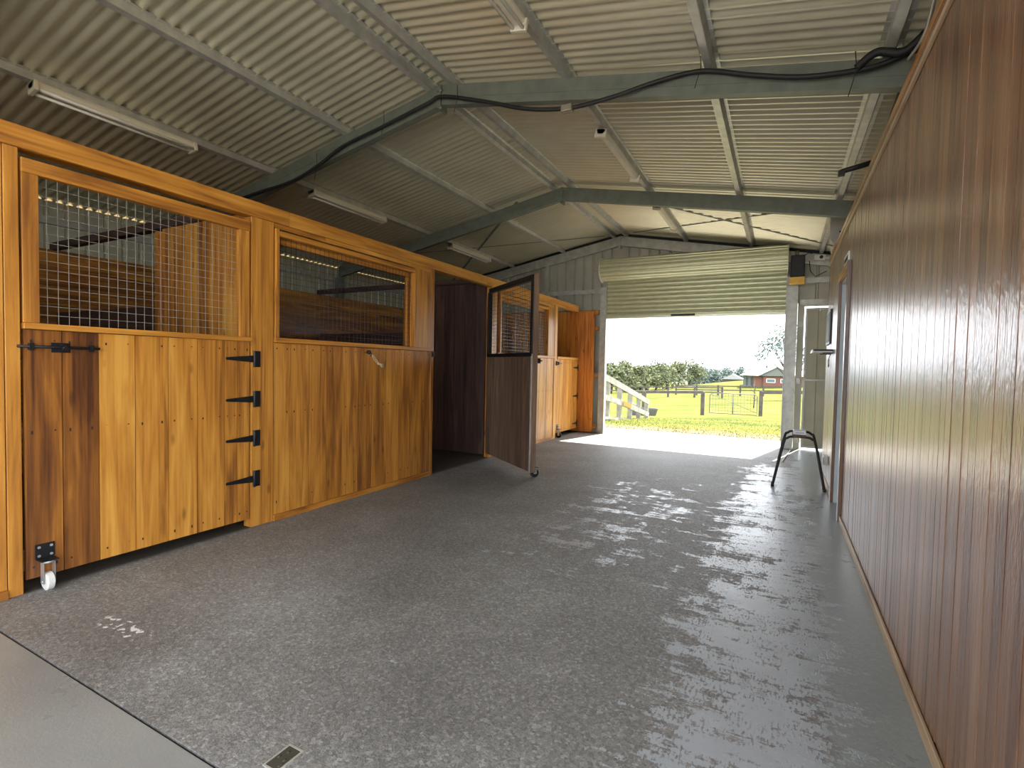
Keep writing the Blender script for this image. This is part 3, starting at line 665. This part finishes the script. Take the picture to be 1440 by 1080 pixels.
# speaker / lamp capsule above the wall end
t = thing('motion_sensor_light', 'pale grey rounded flood light unit above the end of the timber wall', 'light', (.60, 7.75, 3.0))
b = MB(); prof = []
for k in range(20):
    a = 2 * math.pi * k / 20; prof.append((.115 * math.cos(a), 0, (.13 if math.sin(a) > 0 else -.13) + .115 * math.sin(a) + .22))
b.prism(prof, (0, -.06, 0), (0, .06, 0)); b.build('housing', plain('warm_grey_plastic', (.42, .40, .37), .5), t, .012)
for z in (.34, .14): b = MB(); b.cyl((0, -.063, z), (0, -.058, z), .012, 12); b.build('screw_cap', MT['black'], t)
b = MB(); b.cyl((0, .0, .45), (0, .0, .36), .014); b.build('stem', MT['steel'], t)
b = MB(); b.box(-.09, .09, -.05, .05, -.12, -.03); b.build('lens', MT['cream'], t, .02)
t = thing('security_camera', 'small white box camera fixed on the end frame right of the roller door', 'camera', (.53, 10.06, 3.24)); b = MB(); b.box(-.10, .06, -.05, .06, 0, .085); b.build('body', MT['white'], t, .008); b = MB(); b.cyl((-.0, -.056, .045), (-.0, -.048, .045), .028, 16); b.build('lens', MT['black'], t); b = MB(); b.box(.06, .18, -.02, .02, .02, .05); b.build('arm', MT['white'], t)
b = MB(); b.cyl((0, 0, 0), (.22, .02, .05), .022, 10); b.box(-.02, .03, -.02, .02, -.035, .01); o = b.build('hose_end', MT['blackrubber']); o.location = (.40, 5.3, 3.10); 
tag(o, 'short black conduit end poking out over the timber wall top', 'conduit')

# ------------------------------------------------------------------ steel door columns
for x0, x1, lab in ((-3.33, -3.20, 'galvanised steel column left of the roller door'), (.035, .215, 'galvanised steel column right of the roller door')):
    b = MB(); b.box(0, x1 - x0, 0, .01, 0, 3.0); b.box(0, .01, .01, .12, 0, 3.0); b.box(x1 - x0 - .01, x1 - x0, .01, .12, 0, 3.0); b.box(-.01, x1 - x0 + .01, -.01, .13, 0, .008)
    o = b.build('steel_column', MT['steel']); o.location = (x0, YF - .13, 0); tag(o, lab, 'column', 'steel columns beside the roller door')
# ------------------------------------------------------------------ roller door
RD = thing('roller_door', 'pale green corrugated roller door rolled up most of the way', 'roller door', (-3.19, 10.13, 0))
Wd = 3.22
def rib(p):      # slat profile: broad crown, narrow groove
    p %= 1
    return .006 * math.sin(math.pi * p / .66) if p < .66 else -.020 * math.sin(math.pi * (p - .66) / .34) ** .6
b = MB(); prof = []
for k in range(122): z = 2.40 + k * .007; prof.append((0, .004 - rib(k / 12), z))
b.prism(prof, (0, 0, 0), (Wd, 0, 0), closed=False); b.build('curtain', MT['curtain'], RD)
b = MB(); seg = 192; cy, cz, R0 = -.215, 3.30, .216; prof = []
for k in range(seg):
    a = 2 * math.pi * k / seg; rr = R0 + rib(k / 12); prof.append((0, cy + rr * math.cos(a), cz + rr * math.sin(a)))
b.prism(prof, (-.04, 0, 0), (Wd, 0, 0)); b.build('rolled_drum', MT['curtain'], RD)
for x in (-.05, Wd + .002):
    b = MB(); prof = [(0, cy + (R0 + .030) * math.cos(2 * math.pi * k / 40), cz + (R0 + .030) * math.sin(2 * math.pi * k / 40)) for k in range(40)]
    b.prism(prof, (x, 0, 0), (x + .012, 0, 0)); b.build('drum_flange', MT['cream'], RD)
b = MB(); b.cyl((-.20, cy, cz), (-.05, cy, cz), .016, 10); b.build('axle', MT['steel'], RD)
b = MB(); b.box(.0, Wd, -.03, .03, 2.355, 2.405); b.build('bottom_rail', MT['curtain'], RD, .004)
b = MB(); b.box(1.28, 1.72, -.045, -.031, 2.372, 2.412); b.build('lift_handle', MT['black'], RD, .004)
for x in (-.012, Wd + .0): 
    b = MB(); b.box(x, x + .012, -.045, .045, 0, 3.2); b.build('guide', MT['steel'], RD)
t = thing('door_motor', 'dark roller door motor with an amber label beside the drum', 'motor', (.05, 9.93, 2.90))
b = MB(); b.box(.03, .24, -.06, .06, .06, .42); b.build('housing', MT['black'], t, .01); b = MB(); b.box(.02, .25, -.07, .07, -.06, .055); b.build('label_cover', MT['yellow'], t, .01); b = MB(); b.cyl((.12, 0, .42), (.12, 0, .50), .03); b.build('chain_wheel', MT['brass'], t)
b = MB(); b.tube([(.27, 9.93, 3.30), (.33, 9.98, 3.36), (.40, 10.0, 3.35)], .007, 6); b.tube([(.36, 10.1, 3.25), (.38, 10.12, 3.08), (.46, 10.12, 2.98), (.62, 10.1, 3.06)], .006, 6)
tag(b.build('motor_cable', MT['blackrubber']), 'thin black wires hanging between the motor and the camera', 'wire')

# ------------------------------------------------------------------ side door in gable
d2 = thing('door_2', 'beige sheeted side door with daylight showing at its edge', 'door', (.33, YF - .03, 0)); struct(d2)
b = MB(); clad(b, (0.012, .02), (.88, .02), .035, lambda p: 2.455, (0, -1), pitch=.24, rib=.012); b.build('door_sheet', MT['clad'], d2)
parts('door_stile', MT['steel'], d2, [(.012, .042, -.015, .018, .03, 2.46), (.84, .88, -.015, .018, .03, 2.46)])
parts('door_rail', MT['steel'], d2, [(.042, .84, -.015, .018, .03, .06), (.042, .84, -.015, .018, 1.20, 1.23), (.042, .84, -.015, .018, 2.43, 2.46)])

# ------------------------------------------------------------------ cable along the portal frame
def spline(pts, n=8):
    pts = [Vector(p) for p in pts]; out = []
    P = [pts[0]] + pts + [pts[-1]]
    for i in range(1, len(P) - 2):
        for k in range(n):
            t = k / n; a, b_, c, d = P[i - 1], P[i], P[i + 1], P[i + 2]
            out.append(.5 * ((2 * b_) + (-a + c) * t + (2 * a - 5 * b_ + 4 * c - d) * t * t + (-a + 3 * b_ - 3 * c + d) * t ** 3))
    return out + [pts[-1]]
cp = [(-6.4, 3.99, 3.28), (-5.586, 3.98, 3.345), (-4.967, 3.97, 3.386), (-4.55, 3.98, 3.50), (-4.196, 3.99, 3.643), (-3.609, 3.99, 3.747), (-3.079, 3.98, 3.841), (-2.897, 3.97, 3.862), (-2.443, 3.98, 3.721), (-2.013, 3.97, 3.56), (-1.619, 3.97, 3.482), (-1.259, 3.97, 3.487), (-.928, 3.98, 3.53), (-.596, 4.0, 3.542), (-.24, 3.98, 3.415), (.064, 3.97, 3.326), (.344, 3.97, 3.295), (.494, 3.97, 3.301), (.671, 3.97, 3.342), (.9, 3.95, 3.36)]
b = MB(); b.tube(spline(cp), .017, 10); o = b.build('power_cable', MT['blackrubber']); tag(o, 'thick black cable tied along the portal frame and drooping either side', 'cable')
for x, z, dz in ((-4.55, 3.50, .16), (-3.6, 3.75, .1), (-2.72, 3.80, .12), (-.6, 3.545, .14), (.35, 3.29, .16)):
    b = MB(); b.tube([(x, 3.955, z + .12), (x + .01, 3.95, z), (x - .03, 3.955, z - dz)], .0028, 5); b.build('cable_tie', MT['blackrubber'], o)
b = MB(); b.box(-.05, .05, -.03, .03, -.03, .03); q = b.build('cable_joiner', MT['brass'], o, .01); q.location = (-1.63, 3.96, 3.475)
b = MB(); b.tube(spline([(.36, 3.95, 3.30), (.46, 3.93, 3.36), (.60, 3.93, 3.33), (.72, 3.9, 3.42)]), .026, 8); tag(b.build('cable_bundle', MT['blackrubber']), 'bunched black cables where they pass over the timber wall', 'cable')
def cable(pts, r, lab, mat='blackrubber'):
    b = MB(); b.tube(spline(pts), r, 8); tag(b.build('thin_cable', MT[mat]), lab, 'cable', 'thin cables along the lowest right purlin')
cable([(.62, 2.4, 3.345), (.63, 3.2, 3.335), (.66, 3.7, 3.30), (.62, 3.92, 3.27)], .010, 'grey conduit curving down to the cable bundle at top right', 'steel')
cable([(.65, 4.15, 3.32), (.66, 5.2, 3.22), (.66, 6.0, 3.12)], .009, 'thin dark cable beside the lowest right purlin in the middle bay')

# ------------------------------------------------------------------ trestle stand
T = thing('trestle_stand', 'black bent tube trestle stand on the concrete near the right wall', 'stand', (.217, 6.70, 0))
def ubend(y_foot, y_top, ztop, hw, parent):
    pts = [(-.262, y_foot, .012)]
    pts += [(-.262 + (.262 - hw) * .85, y_foot + (y_top - y_foot) * .85, ztop * .86), (-hw + .02, y_top, ztop * .965), (-hw + .07, y_top, ztop)]
    pts += [(hw - .07, y_top, ztop), (hw - .02, y_top, ztop * .965), (.262 - (.262 - hw) * .85, y_foot + (y_top - y_foot) * .85, ztop * .86), (.262, y_foot, .012)]
    b = MB(); b.tube(spline(pts, 6), .014, 10)
    for x in (-.262, .262): b.cyl((x, y_foot, 0), (x, y_foot, .035), .018, 10)
    return b.build('bent_leg_frame', MT['blackrubber'], parent)
ubend(0, .03, .60, .145, T); ubend(.10, .22, .645, .14, T)
b = MB(); b.box(-.075, .06, .0, .25, .60, .628, .4); b.build('timber_block', MT['brownZ'], T, .003)
t = thing('white_box', 'small white printed box on top of the trestle stand', 'box', (.147, 6.71, .6285)); b = MB(); b.box(0, .13, 0, .18, .0, .045); b.build('carton', MT['whitelabel'], t, .004); b = MB()
for k in range(4): b.box(.02, .11, .02 + k * .04, .034 + k * .04, .0455, .0465)
b.box(.02, .11, -.0015, -.0003, .012, .03); b.build('print', MT['jamb'], t)
b = MB(); b.tube([(0, 0, .008), (.12, 1.35, .008)], .008, 6); o = b.build('white_rod', MT['white']); o.location = (.06, 8.55, 0); tag(o, 'thin white rod lying on the floor behind the trestle stand', 'rod')

# ------------------------------------------------------------------ floor drain
t = thing('floor_drain', 'small rectangular drain cover set in the concrete floor', 'drain', (-1.452, 1.14, 0)); b = MB(); b.box(-.035, .035, -.055, -.048, 0, .003); b.box(-.035, .035, .048, .055, 0, .003); b.box(-.035, -.029, -.048, .048, 0, .003); b.box(.029, .035, -.048, .048, 0, .003); b.build('rim', MT['steel'], t)
b = MB(); b.box(-.029, .029, -.048, .048, 0, .0012); 
for k in range(5): b.ball((rnd.uniform(-.02, .02), rnd.uniform(-.04, .04), .002), .006, sub=1, scale=(1, 1.4, .5))
b.build('grate', plain('dirty_metal', (.05, .045, .03), .8), t)

# ------------------------------------------------------------------ outside: ground
def lerp(a, b_, t): return a + (b_ - a) * t
KY = [(11.2, -.02, 0, -3), (12, -.03, 0, -3), (20, -.50, .04, -3), (31, -1.16, .04, -3), (64, -1.75, .02, -4), (105, -2.15, .05, -5), (130, -.9, .125, -8.5), (170, -3.2, .10, -10), (260, -9, .03, -10), (900, -22, 0, 0)]
def ground(x, y):
    if y <= KY[0][0]: return KY[0][1]
    for a, c in zip(KY, KY[1:]):
        if y <= c[0]:
            t = (y - a[0]) / (c[0] - a[0]); t2 = t
            return lerp(a[1] + a[2] * max(-60, min(25, x - a[3])), c[1] + c[2] * max(-60, min(25, x - c[3])), t2)
    return KY[-1][1]
def ground_mesh():
    b = MB(); ys = [11.19]; y = 11.19
    while y < 900: y += max(.4, (y - 8) * .045); ys.append(y)
    rows = []
    for y in ys:
        w = max(30, y * 1.1); row = []
        for i in range(61):
            x = -w + 2 * w * i / 60 * 1.0; row.append(b.bm.verts.new((x - 3, y, ground(x - 3, y))))
        rows.append(row)
    fs = []
    for a, c in zip(rows, rows[1:]):
        for i in range(60):
            f = b.bm.faces.new((a[i], a[i + 1], c[i + 1], c[i])); f.smooth = True; fs.append(f)
    b._paint(fs, .5)
    # ground beside and behind the shed
    b.face([(-60, -60, -.16), (60, -60, -.16), (60, 11.2, -.16), (-60, 11.2, -.16)])
    return b.build('grass_field', MT['grass'])
struct(ground_mesh(), 'bright green paddock grass sloping away beyond the roller door', 'grass')
b = MB(); b.box(XO, XE + 4, Y0 - 14, Y0 - .001, -.15, -.005); struct(b.build('bounce_yard', MT['concrete_edge']), 'unseen pale concrete yard added to bounce light into the near end of the shed', 'yard')  # unseen pale ground, added to throw light back under the roof
# low grass tufts along the slab edge (uncountable)
b = MB()
for i in range(9000):
    y = 11.4 + rnd.random() ** 1.7 * 9; x = rnd.uniform(-6 - (y - 11) * .5, 2.2); z = ground(x, y)
    h = rnd.uniform(.015, .045); a = rnd.uniform(0, 6.28); dx, dy = math.cos(a) * .007, math.sin(a) * .007
    f = b.bm.faces.new([b.bm.verts.new(p) for p in ((x - dx, y - dy, z - .005), (x + dx, y + dy, z - .005), (x + rnd.uniform(-.03, .03), y + rnd.uniform(-.03, .03), z + h))]); f.material_index = 0
o = b.build('grass_tufts', MT['blade']); o['kind'] = 'stuff'; tag(o, 'short grass tufts growing beyond the concrete apron', 'grass')

# ------------------------------------------------------------------ outside: fences
def rail_fence(name, pts, ph, rails, mat, lab, cat='fence', pw=.12, rw=.12, rt=.04, posts=None):
    t = thing(name, lab, cat, (pts[0][0], pts[0][1], ground(*pts[0])))
    O = Vector(t.location)
    P = []
    for (x, y) in pts: P.append(Vector((x, y, ground(x, y))) - O)
    for p in P:
        b = MB(); b.box(p.x - pw / 2, p.x + pw / 2, p.y - pw / 2, p.y + pw / 2, p.z - .1, p.z + ph); b.build('post', mat, t)
    for h in rails:
        b = MB()
        for a, c in zip(P, P[1:]): b.bar(a + Vector((0, -pw / 2 - rt / 2, h)), c + Vector((0, -pw / 2 - rt / 2, h)), rt, rw)
        b.build('rail', mat, t)
    return t
# sloping rails of a stock race: plan line, top, middle and bottom heights drop away from the shed
lf = thing('rail_fence', 'white weathered timber race fence sloping down outside on the left', 'fence', (-4.51, 19.6, -.72)); O = Vector(lf.location)
st_ = [(-4.70, 12.9, 1.45, .72, .02), (-4.63, 15.0, 1.09, .42, -.16), (-4.60, 16.2, .86, .22, -.30), (-4.57, 17.4, .62, .01, -.44), (-4.54, 18.5, .40, -.19, -.58), (-4.51, 19.6, .18, -.40, -.70)]
for x, y, zt, zm, zb in st_:
    b = MB(); b.box(x - .07, x + .07, y - .06, y + .06, min(zb - .12, ground(x, y) - .05), zt); b.box(0, .001, 0, .001, 0, .001) if 0 else None
    o = b.build('post', MT['oldpaint'], lf); o.location = -O
for k, w in ((2, .19), (3, .17), (4, .08)):
    b = MB()
    for p, q in zip(st_, st_[1:]): b.bar(Vector((p[0] + .09, p[1], p[k] - (.1 if k == 2 else 0))), Vector((q[0] + .09, q[1], q[k] - (.1 if k == 2 else 0))), .035, w)
    o = b.build('rail', MT['oldpaint'], lf); o.location = -O
b = MB(); b.box(0, .012, -.5, .5, -.075, .075)
o = b.build('yellow_sign', MT['sign_yellow']); o.location = (-4.440, 16.6, .15); o.rotation_euler = (-.175, 0, 0); tag(o, 'small yellow sign on the white rail fence', 'sign')
def raypos(u, y):     # plan x at distance y for the picture column the post stands in
    a = (u - 720) / 715.7; d = f_ + a * r_; return y * d.x / d.y
hr = [(raypos(911, 27), 27), (raypos(985, 28), 28)]
hr = [(-6.35, 27.0), (-3.55, 28.0)]
t = thing('hitching_rail', 'timber hitching rail between two posts left of the metal gate', 'rail', (-6.35, 27, ground(-6.35, 27)))
O = Vector(t.location)
for (x, y) in hr:
    b = MB(); z = ground(x, y); b.box(x - .09 - O.x, x + .09 - O.x, y - .09 - O.y, y + .09 - O.y, z - .1 - O.z, z + 1.22 - O.z); b.build('post', MT['greytimber'], t)
b = MB(); b.bar(Vector((-7.3, 26.8, ground(-6.35, 27) + 1.16)) - O, Vector((-3.55, 28, ground(-3.55, 28) + 1.2)) - O, .14, .14); b.build('top_rail', MT['greytimber'], t)
hr = []
GY = 28.6
def gate():
    x0, x1 = -3.28, -1.02; z = ground(-2, GY) + .08
    t = thing('farm_gate', 'galvanised farm gate of tube and mesh in the paddock fence', 'gate', (x0, GY, z)); L = x1 - x0
    b = MB(); b.tube([(0, 0, 0), (0, 0, .95), (.12, 0, 1.05), (L - .12, 0, 1.05), (L, 0, .95), (L, 0, 0), (0, 0, 0)], .022, 8, cap=False); b.tube([(L / 2, 0, 0), (L / 2, 0, 1.05)], .025, 8); b.build('tube_frame', MT['outsteel'], t)
    b = MB(); b.tube([(.02, 0, 1.0), (L - .02, 0, .12)], .012, 6); b.build('diagonal_stay', MT['outsteel'], t)
    b = MB()
    for k in range(1, 15): b.box(L * k / 15 - .005, L * k / 15 + .005, -.005, .005, 0, 1.04)
    for k in range(1, 7): b.box(0, L, -.005, .005, 1.04 * k / 7 - .005, 1.04 * k / 7 + .005)
    b.build('wire_mesh', MT['outsteel'], t)
gate()
rail_fence('timber_fence', [(-.85, GY), (1.6, GY), (4.2, GY), (6.8, GY)], 1.28, (1.2,), MT['greytimber'], 'grey timber post and rail fence right of the metal gate', pw=.18, rw=.14)
rail_fence('paddock_fence', [(-26 + 2.9 * k, 60 + .12 * k) for k in range(8)], 1.25, (1.15, .65), MT['greytimber'], 'grey rail fence across the far paddock on the left', pw=.2, rw=.14)
rail_fence('paddock_fence', [(-17.5 + .0 + 2.6 * (k - .1) + 15.5 - 10, 70) for k in range(7)], 1.35, (1.2, .7), MT['greytimber'], 'grey rail fence in the far paddock in front of the brick house', pw=.2, rw=.14)
# water trough
t = thing('water_trough', 'round edged grey water trough beside the hitching rail', 'trough', (-5.75, 24.2, ground(-5.75, 24.2)))
b = MB(); n = 28
def ring(rx, ry, z): return [b.bm.verts.new((rx * math.cos(2 * math.pi * k / n), ry * math.sin(2 * math.pi * k / n), z)) for k in range(n)]
R = [ring(.62, .36, 0), ring(.72, .42, .36), ring(.70, .40, .36), ring(.6, .33, .06)]
for i in range(3):
    for k in range(n): b.bm.faces.new((R[i][k], R[i][(k + 1) % n], R[i + 1][(k + 1) % n], R[i + 1][k]))
b.bm.faces.new(R[3]); b.build('tub', MT['outsteel'], t)
b = MB(); b.prism([(.66 * math.cos(2 * math.pi * k / n), .38 * math.sin(2 * math.pi * k / n), 0) for k in range(n)], (0, 0, .25), (0, 0, .28)); b.build('water', plain('water', (.2, .25, .28), .05), t)
b = MB(); b.tube([(-.70, .1, .15), (-.72, .0, .5), (-.5, -.1, .58), (-.1, -.2, .42)], .04, 8); b.build('filler_pipe', MT['oldpaint'], t)

# ------------------------------------------------------------------ outside: house
def tx(u, y):
    a = (u - 720) / 715.7; d = f_ + a * r_; return round(y * d.x / d.y, 2)
HX, HY = tx(1040, 110) + 3.35, 110; HZ = ground(HX, HY) + .05
h = thing('brick_house', 'low red brick farmhouse with a pale metal roof in the distance', 'house', (HX, HY, HZ)); h.scale = (.86, .86, .86)
b = MB(); b.box(-1.0, 9.5, 0, 8, 0, 2.6); b.build('brick_walls', MT['brick'], h)
b = MB(); b.box(-3.2, -1.01, .4, 7.5, 0, 2.6); b.build('verandah_wall', plain('pale_blue_weatherboard', (.10, .125, .125), .6), h)
b = MB()
v = [(-3.9, -.8, 2.55), (4.0, -.8, 2.55), (4.0, 9, 2.55), (-3.9, 9, 2.55), (-.2, 3.8, 4.55), (5, 3.8, 4.55)]
b.face([v[0], (9.9, -.8, 2.55), (8.5, 3.8, 4.55), v[4]]); b.face([v[3], v[4], (8.5, 3.8, 4.55), (9.9, 9, 2.55)]); b.face([v[0], v[4], v[3]]); b.face([(9.9, -.8, 2.55), (9.9, 9, 2.55), (8.5, 3.8, 4.55)]); b.face([(-3.9, -.8, 2.5), (-3.9, 9, 2.5), (9.9, 9, 2.5), (9.9, -.8, 2.5)])
b.build('roof', MT['roofwhite'], h)
b = MB(); g = [(.6, -1.2, 2.55), (6.8, -1.2, 2.55), (3.7, -1.2, 4.35)]
b.prism([(.2, -1.4, 2.5), (.0, -1.4, 2.62), (3.7, -1.4, 4.62), (7.4, -1.4, 2.62), (7.2, -1.4, 2.5), (3.7, -1.4, 4.45)], (0, 0, 0), (0, 5, 0)); b.build('gable_roof', MT['roofwhite'], h)
b = MB(); b.prism([(.4, -1.1, 2.5), (3.7, -1.1, 4.45), (7.0, -1.1, 2.5)], (0, 0, 0), (0, 4, 0)); b.build('gable_end', plain('pale_gable_board', (.12, .13, .115), .6), h)
b = MB(); b.box(1.0, 6.6, -.6, 0, 0, 2.5); b.build('front_wall', MT['brick'], h)
for x in (1.6, 4.4):
    b = MB(); b.box(x, x + 1.8, -.66, -.601, 1.0, 1.9); w = b.build('window', MT['white'], h); b = MB(); b.box(x + .12, x + 1.68, -.69, -.665, 1.1, 1.8); b.build('pane', plain('window_glass', (.12, .15, .18), .1), w)
parts('verandah_post', MT['greytimber'], h, [(-2.6, -2.2, .34, .399, .2, 2.1), (-1.6, -1.2, .34, .399, .2, 2.1)])
b = MB(); b.cyl((1.5, 3.5, 4.2), (1.5, 3.5, 4.95), .22, 10); b.build('chimney', MT['greytimber'], h)
t = thing('shed', 'small distant shed with a pale roof left of the farmhouse', 'shed', (tx(1030, 176), 176, ground(tx(1030, 176), 176))); b = MB(); b.box(-3, 3, 0, 5, 0, 2.6); b.build('walls', MT['greytimber'], t); b = MB(); b.prism([(-3.4, -.4, 2.5), (0, -.4, 4.2), (3.4, -.4, 2.5)], (0, 0, 0), (0, 5.8, 0)); b.build('roof', MT['roofwhite'], t)

# ------------------------------------------------------------------ outside: trees
def tree(x, y, h, r, n, lab, mat='gum', leaf=.35, trunk=.25, base=.35, zoff=0, group='gum trees beyond the paddock', clumps=9):
    z = ground(x, y) + zoff
    t = thing('gum_tree', lab, 'tree', (x, y, z), 0, group)
    b = MB(); b.tube([(0, 0, 0), (.1 * r, 0, h * .3), (-.05 * r, .1, h * .55), (.05 * r, 0, h * .85)], [trunk, trunk * .8, trunk * .55, trunk * .2], 8)
    cs = []
    for k in range(clumps):
        a = rnd.uniform(0, 6.28); q = rnd.uniform(.25, .8) * r; zz = lerp(base, .92, rnd.random()) * h; k2 = math.sin(math.pi * min(1, max(.15, (zz / h - base + .15) / (1.15 - base))))
        c = Vector((math.cos(a) * q * k2, math.sin(a) * q * k2, zz)); cs.append((c, r * rnd.uniform(.28, .5)))
        b.tube([(0, 0, zz * .55), tuple(c * .6 + Vector((0, 0, zz * .28))), tuple(c)], [trunk * .4, trunk * .25, trunk * .08], 5)
    b.build('trunk', MT['bark'], t)
    b = MB()
    for i in range(n):
        c, cr = cs[i % clumps]; d = Vector((rnd.gauss(0, 1), rnd.gauss(0, 1), rnd.gauss(0, .8))); d = d.normalized() * cr * rnd.random() ** .45
        p = c + d; p.z -= 0; u = Vector((rnd.gauss(0, 1), rnd.gauss(0, 1), rnd.gauss(0, 1))).normalized(); w = u.orthogonal().normalized(); s = leaf * rnd.uniform(.5, 1.1)
        f = b.bm.faces.new([b.bm.verts.new(p + u * s), b.bm.verts.new(p + w * s * .45), b.bm.verts.new(p - u * s), b.bm.verts.new(p - w * s * .45)])
    b.build('foliage', MT[mat], t)
def tx(u, y): 
    a = (u - 720) / 715.7; d = f_ + a * r_; return round(y * d.x / d.y, 2)
specs = [(859, 70, 4.6, 2.3, 'gum'), (877, 79, 5.2, 2.9, 'gum'), (893, 84, 4.9, 3.0, 'gum'), (908, 95, 4.9, 3.2, 'gum'), (922, 105, 5.9, 3.5, 'gum'), (937, 112, 5.9, 3.8, 'gum'), (953, 122, 6.2, 4.0, 'gum'), (968, 130, 6.0, 4.2, 'gum'),
         (982, 180, 8.6, 4.4, 'darkgum'), (997, 196, 9.4, 4.6, 'darkgum'), (1008, 208, 8.8, 4.4, 'darkgum'), (1024, 215, 9.6, 4.8, 'darkgum'), (1038, 200, 8.6, 4.6, 'darkgum'), (1050, 225, 9.6, 5.0, 'darkgum')]
places = ['leftmost pale green gum tree behind the white rail fence', 'tallest pale gum tree near the left side of the doorway view', 'bushy gum tree third from the left in the tree line', 'round gum tree fourth from the left in the tree line', 'gum tree fifth from the left above the hitching rail', 'gum tree sixth from the left above the hitching rail post', 'gum tree seventh from the left above the paddock crest', 'last pale gum tree before the darker distant trees',
          'first of the darker blue green distant trees', 'second of the darker blue green distant trees', 'third of the darker blue green distant trees', 'fourth of the darker blue green distant trees', 'fifth of the darker distant trees, near the small shed', 'distant dark tree just left of the farmhouse roof']
for (u, y, hh, r, m), lab in zip(specs, places):
    x = tx(u, y); tgt = {'gum': 0, 'darkgum': 0}[m]
    tree(x, y, hh * .88, r, 1500, lab, m, leaf=.38 if m == 'gum' else .55, trunk=.2, base=.2, clumps=11)
tree(tx(1104, 60), 60, 7.6, 3.0, 1300, 'open branched gum tree showing at the right edge of the doorway view', 'darkgum', leaf=.2, trunk=.16, base=.5, group='gum trees beyond the paddock', clumps=12)
t = thing('young_sapling', 'thin bare sapling standing in the paddock above the gate', 'tree', (tx(1061, 40), 40, ground(-2, 40))); b = MB(); b.tube([(0, 0, 0), (.03, 0, .8), (0, 0, 2.0)], [.05, .04, .015], 6)
for k in range(7): a = k * 2.4; b.tube([(0, 0, .5 + .15 * k), (.25 * math.cos(a), .25 * math.sin(a), .75 + .16 * k)], [.02, .008], 5)
b.build('trunk', MT['bark'], t)
# distant hills
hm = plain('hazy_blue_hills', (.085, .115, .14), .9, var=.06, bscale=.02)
b = MB(); prev = None; fs = []
for i in range(81):
    x = -1400 + 35 * i; y = 1500; top = -4 + 7 * math.sin(i * .21) + 4 * math.sin(i * .53) + (10 if 33 <= i <= 36 else 0)
    cur = [b.bm.verts.new((x, y - 500, -26)), b.bm.verts.new((x, y, top)), b.bm.verts.new((x, y + 400, -20))]
    if prev:
        for k in range(2): f = b.bm.faces.new((prev[k], cur[k], cur[k + 1], prev[k + 1])); f.smooth = True; fs.append(f)
    prev = cur
b._paint(fs, .5); struct(b.build('hills', hm), 'hazy blue hills along the horizon', 'hills')
